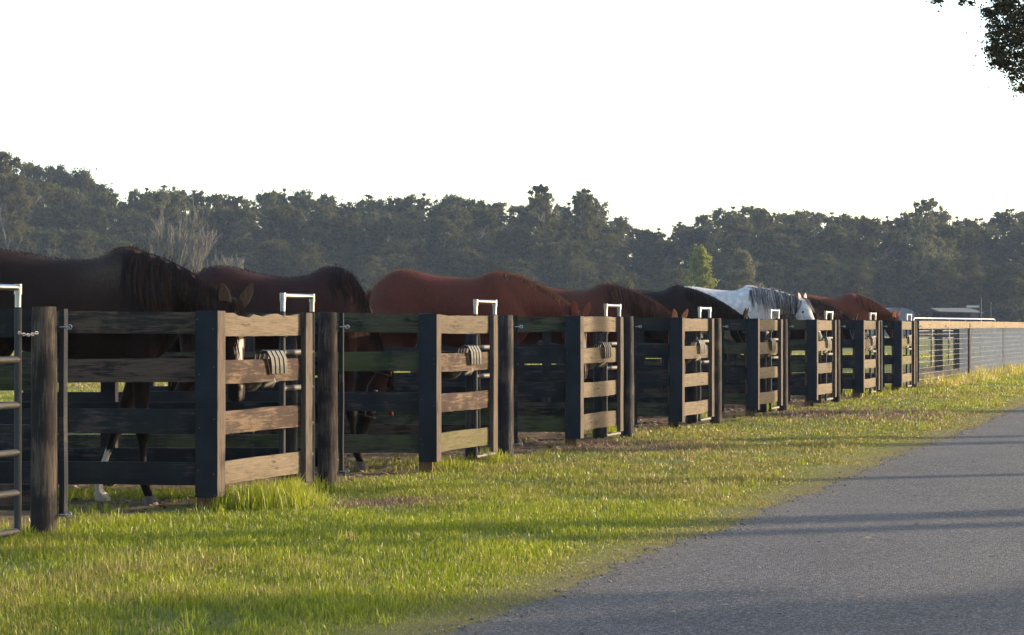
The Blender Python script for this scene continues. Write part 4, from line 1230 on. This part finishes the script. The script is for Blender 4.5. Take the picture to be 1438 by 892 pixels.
def bare_tree(px, top, D, w, seed, label, mat=BARKPALE, name='bare_tree', depth=6, nst=5, first=.30, thick=.16, twig=.013, seg2=(2,3,3)):
    rng = random.Random(seed); H = zp(top, D); W2 = w/2*D/F
    root = empty(name, (sp(px, D), D, 0), label, 'tree')
    trunk = MB(); crown = MB()
    def grow(p, d, L, r, lev):
        tgt = trunk if lev == 0 else crown
        n = 4; pts = [p]; cur = p; dd = d.copy()
        for i in range(n):
            dd = (dd + Vector((rng.gauss(0,.13), rng.gauss(0,.13), rng.gauss(.07,.07)))).normalized()
            cur = cur + dd*(L/n); pts.append(cur)
        tgt.tube(pts, [r*(1-.12*i) for i in range(n+1)], 4 if lev > 1 else 7, cap=False)
        if lev >= depth: return
        nb = nst if lev == 0 else rng.choice(seg2)
        for b_ in range(nb):
            u = rng.uniform(.45, 1.0) if lev else rng.uniform(.6,1.0); q = pts[0].lerp(pts[-1], 1) if b_ == 0 else pts[min(n, int(u*n)+0)]
            an = rng.uniform(0, 2*PI); sp_ = rng.uniform(.16,.55) if lev == 0 else rng.uniform(.26,.46)
            nd = (dd + Vector((math.cos(an)*sp_, math.sin(an)*sp_, .05))).normalized()
            grow(q, nd, L*rng.uniform(.62,.85), max(twig, r*.55), lev+1)
    grow(Vector((0,0,-.1)), Vector((0,0,1)), H*first, thick, 0)
    co = np.array(crown.v); k = H/co[:,2].max(); kx = W2/np.percentile(np.abs(co[:,0]), 98)
    for mbb in (trunk, crown): mbb.v = [(x*kx, y*kx, z*k) for x, y, z in mbb.v]
    trunk.build('trunk', mat, root); crown.build('crown', mat, root)
bare_tree(240, 272, 172, 112, 4, 'pale leafless vase-shaped tree standing in front of the wood', depth=7, first=.10, twig=.013, nst=8, seg2=(2,2,2,3))
bare_tree(312, 355, 160, 50, 9, 'small pale fuzzy leafless bush between the two dark bay horses', name='bare_bush', depth=7, first=.16, twig=.022, thick=.1, nst=7)

# ---- trees on the other side of the lane, out of the picture on the right, that throw the long shadows; one reaches into the top right corner
def oak(loc, seed, H, rx, base, label, nc=170, per=110, size=.055, tr=.3, extra=None, ry=None):
    rng = np.random.default_rng(seed)
    cs = []; rs = []; lobes = []
    for i in range(16):
        a = i*2.4; q = rng.uniform(.3,.8)*rx; z = base + (H-base)*rng.uniform(.15,.85); lobes.append((np.array([math.cos(a)*q, math.sin(a)*q, z]), rng.uniform(.25,.40)*rx))
    for i in range(nc):
        c, rl = lobes[rng.integers(16)]; d = rng.normal(size=3); d /= np.linalg.norm(d)
        p = c+d*rl*rng.uniform(.5,1.05); p[2] = max(p[2], base); cs.append(p); rs.append(rng.uniform(.25,.5)*rl*.8)
    ex = []
    if extra:
        for (px, py, Y, r_) in extra:
            ex.append((sp(px, Y)-loc[0], Y-loc[1], zp(py, Y)))
    me = leaves_mesh(np.array(cs), np.array(rs), per, size, rng)
    root = empty('oak_tree', loc, label, 'tree', 'roadside trees across the lane')
    me.materials.append(LEAF_OAK); c = link_mesh('crown', me, LEAF_OAK, root)
    if extra:
        # dense low hanging sprays joined into the same crown mesh
        n_in = 26; cc = []; rr_ = []
        for (p, e) in zip(ex, extra):
            for _ in range(max(2, int(n_in*e[3]/.3))):
                d = rng.normal(size=3); d /= np.linalg.norm(d); cc.append(np.array(p)+d*e[3]*rng.random()**.45*1.1); rr_.append(rng.uniform(.06,.17)*(.6+e[3]))
        me2 = leaves_mesh(np.array(cc), np.array(rr_), 46, .019, rng, soft=.5)
        import bmesh
        bm = bmesh.new(); bm.from_mesh(me); bm.from_mesh(me2); bm.to_mesh(me); bm.free(); me.update()
    mb = MB(); tp = [Vector((0,0,-.3)), Vector((.02,0,.15)), Vector((.05,.03,base*.5)), Vector((-.05,.06,base)), Vector((.1,-.1,(base+H)/2)), Vector((0,0,H*.85))]
    mb.tube(tp, [tr*1.5, tr*1.1, tr, tr*.92, tr*.55, tr*.15], 12)
    for (cL, rl) in lobes:
        u = rng.uniform(0,1); st = tp[3].lerp(tp[4], u*.9); mb.tube(limb_path(st, cL, rng), [tr*.42,tr*.34,tr*.26,tr*.2,tr*.12,tr*.06], 7)
    if extra:
        hub = Vector((ex[0][0]+2.6, ex[0][1], ex[0][2]+1.2))
        mb.tube(limb_path(tp[3].lerp(tp[4], .2), hub, rng), [tr*.4,tr*.33,tr*.27,tr*.22,tr*.17,.06], 7)
        for p, e in zip(ex, extra):
            if e[0] < 1375: q = Vector(p) + Vector((.5, .1, .9)); mb.tube(limb_path(q, p, rng, .05), [.014,.012,.010,.008,.006,.004], 5); mb.tube(limb_path(hub, q, rng, .03), [.04,.034,.028,.022,.018,.014], 5)
            elif e[3] > .08: mb.tube(limb_path(hub, p, rng, .05), [.05,.035,.025,.018,.012,.006], 5)
    mb.build('trunk', BARK, root)
    return root
SX, SY = math.sin(math.radians(73)), math.cos(math.radians(73))
def upsun(px, py, dist):
    Y = 2970/(py-HZ); return (sp(px, Y)+SX*dist, Y+SY*dist, 0)
extra = [(1436,72,25,.42),(1412,74,25,.24),(1396,68,25,.10),(1424,34,25,.30),(1432,50,25,.30),(1400,6,25,.20),(1436,4,25,.42),(1412,10,25,.22),(1425,96,25,.16),(1405,88,25,.12),(1437,124,25,.05),(1386,16,25,.06),(1365,-6,25,.10),(1320,-5,25,.07),(1455,60,25,.6),(1470,100,25,.5),(1460,10,25,.7),(1352,2,25,.02)]
oak((12.2, 26.5, 0), 1, 12, 4.2, 5.6, 'dark-leaved roadside tree whose branch hangs into the top right corner', extra=extra, tr=.34, nc=120)
oak(upsun(1438, 721, 17), 2, 12, 3.0, 6.4, 'roadside tree out of view whose thin trunk shades the lane, nearest', tr=.20, nc=60)
oak(upsun(1438, 737, 18.5), 3, 12, 3.0, 6.8, 'roadside tree out of view whose thin trunk shades the lane, second', tr=.13, nc=60)
oak(upsun(1438, 667, 16), 4, 13, 3.2, 6.4, 'roadside tree out of view whose thin trunk shades the lane, third', tr=.12, nc=60)
oak(upsun(1438, 613, 15), 5, 13, 3.2, 6.2, 'roadside tree out of view whose thin trunk shades the lane, fourth', tr=.18, nc=60)
oak(upsun(1438, 622, 17), 6, 13, 3.2, 6.6, 'roadside tree out of view whose thin trunk shades the lane, fifth', tr=.20, nc=60)
oak((20.1, 12.7, 0), 7, 5.6, 1.7, 2.5, 'low bushy roadside tree out of view that shades the lane in front', tr=.14, nc=90, per=120, size=.05)
oak((24, 24, 0), 8, 12, 3.6, 7.2, 'roadside tree out of view behind the others', tr=.2, nc=60)

# ------------------------------------------------------------------ haze
mb = MB(); mb.box(-640, 640, -80, 660, -1.2, 30)
hz = mb.build('haze', None); hz['kind'] = 'stuff'; hz['label'] = 'thin bluish evening haze over the paddock'
hm_ = bpy.data.materials.new('haze_air'); hm_.use_nodes = True; nt = hm_.node_tree; nt.nodes.clear()
out = nt.nodes.new('ShaderNodeOutputMaterial'); pv = nt.nodes.new('ShaderNodeVolumePrincipled')
pv.inputs['Color'].default_value = (.54, .69, 1.0, 1); pv.inputs['Density'].default_value = .00027; pv.inputs['Anisotropy'].default_value = .0
nt.links.new(pv.outputs[0], out.inputs['Volume']); hz.data.materials.append(hm_)

# ------------------------------------------------------------------ light, sky, camera
EL, AZ = math.radians(11.5), math.radians(73)      # azimuth measured from +Y towards +X
sd = Vector((math.sin(AZ)*math.cos(EL), math.cos(AZ)*math.cos(EL), math.sin(EL)))
L = bpy.data.lights.new('sun', 'SUN'); L.energy = 3.1; L.angle = math.radians(.5); L.color = (1.0, .80, .56)
lo = bpy.data.objects.new('sun', L); col.objects.link(lo); lo.rotation_euler = (-sd).to_track_quat('-Z', 'Y').to_euler(); lo.location = (30, 10, 20)
w = bpy.data.worlds.new('World'); bpy.context.scene.world = w; w.use_nodes = True
nt = w.node_tree; bg = nt.nodes['Background']; sk = nt.nodes.new('ShaderNodeTexSky'); sk.sky_type = 'NISHITA'; sk.sun_disc = False
sk.sun_elevation = EL; sk.sun_rotation = AZ; sk.air_density = 1.0; sk.dust_density = 1.4; sk.ozone_density = 1.0
nt.links.new(sk.outputs[0], bg.inputs[0]); bg.inputs[1].default_value = .15
cam = bpy.data.cameras.new('camera'); co = bpy.data.objects.new('camera', cam); col.objects.link(co)
cam.sensor_width = 36; cam.lens = 36*F/1438; cam.clip_end = 3000; cam.clip_start = .1
co.location = (0, 0, CAMZ); co.rotation_euler = (math.radians(90)+math.atan((HZ-446)/F), 0, 0)
sc = bpy.context.scene; sc.camera = co
sc.view_settings.view_transform = 'Standard'; sc.view_settings.look = 'None'; sc.view_settings.gamma = 1
sc.view_settings.exposure = 1.95
sc.cycles.max_bounces = 5; sc.cycles.diffuse_bounces = 3; sc.cycles.glossy_bounces = 2; sc.cycles.transmission_bounces = 3; sc.cycles.volume_bounces = 0
sc.cycles.use_denoising = True
try: sc.cycles.denoiser = 'OPENIMAGEDENOISE'
except Exception: pass
sc.cycles.use_adaptive_sampling = True; sc.cycles.adaptive_threshold = .015
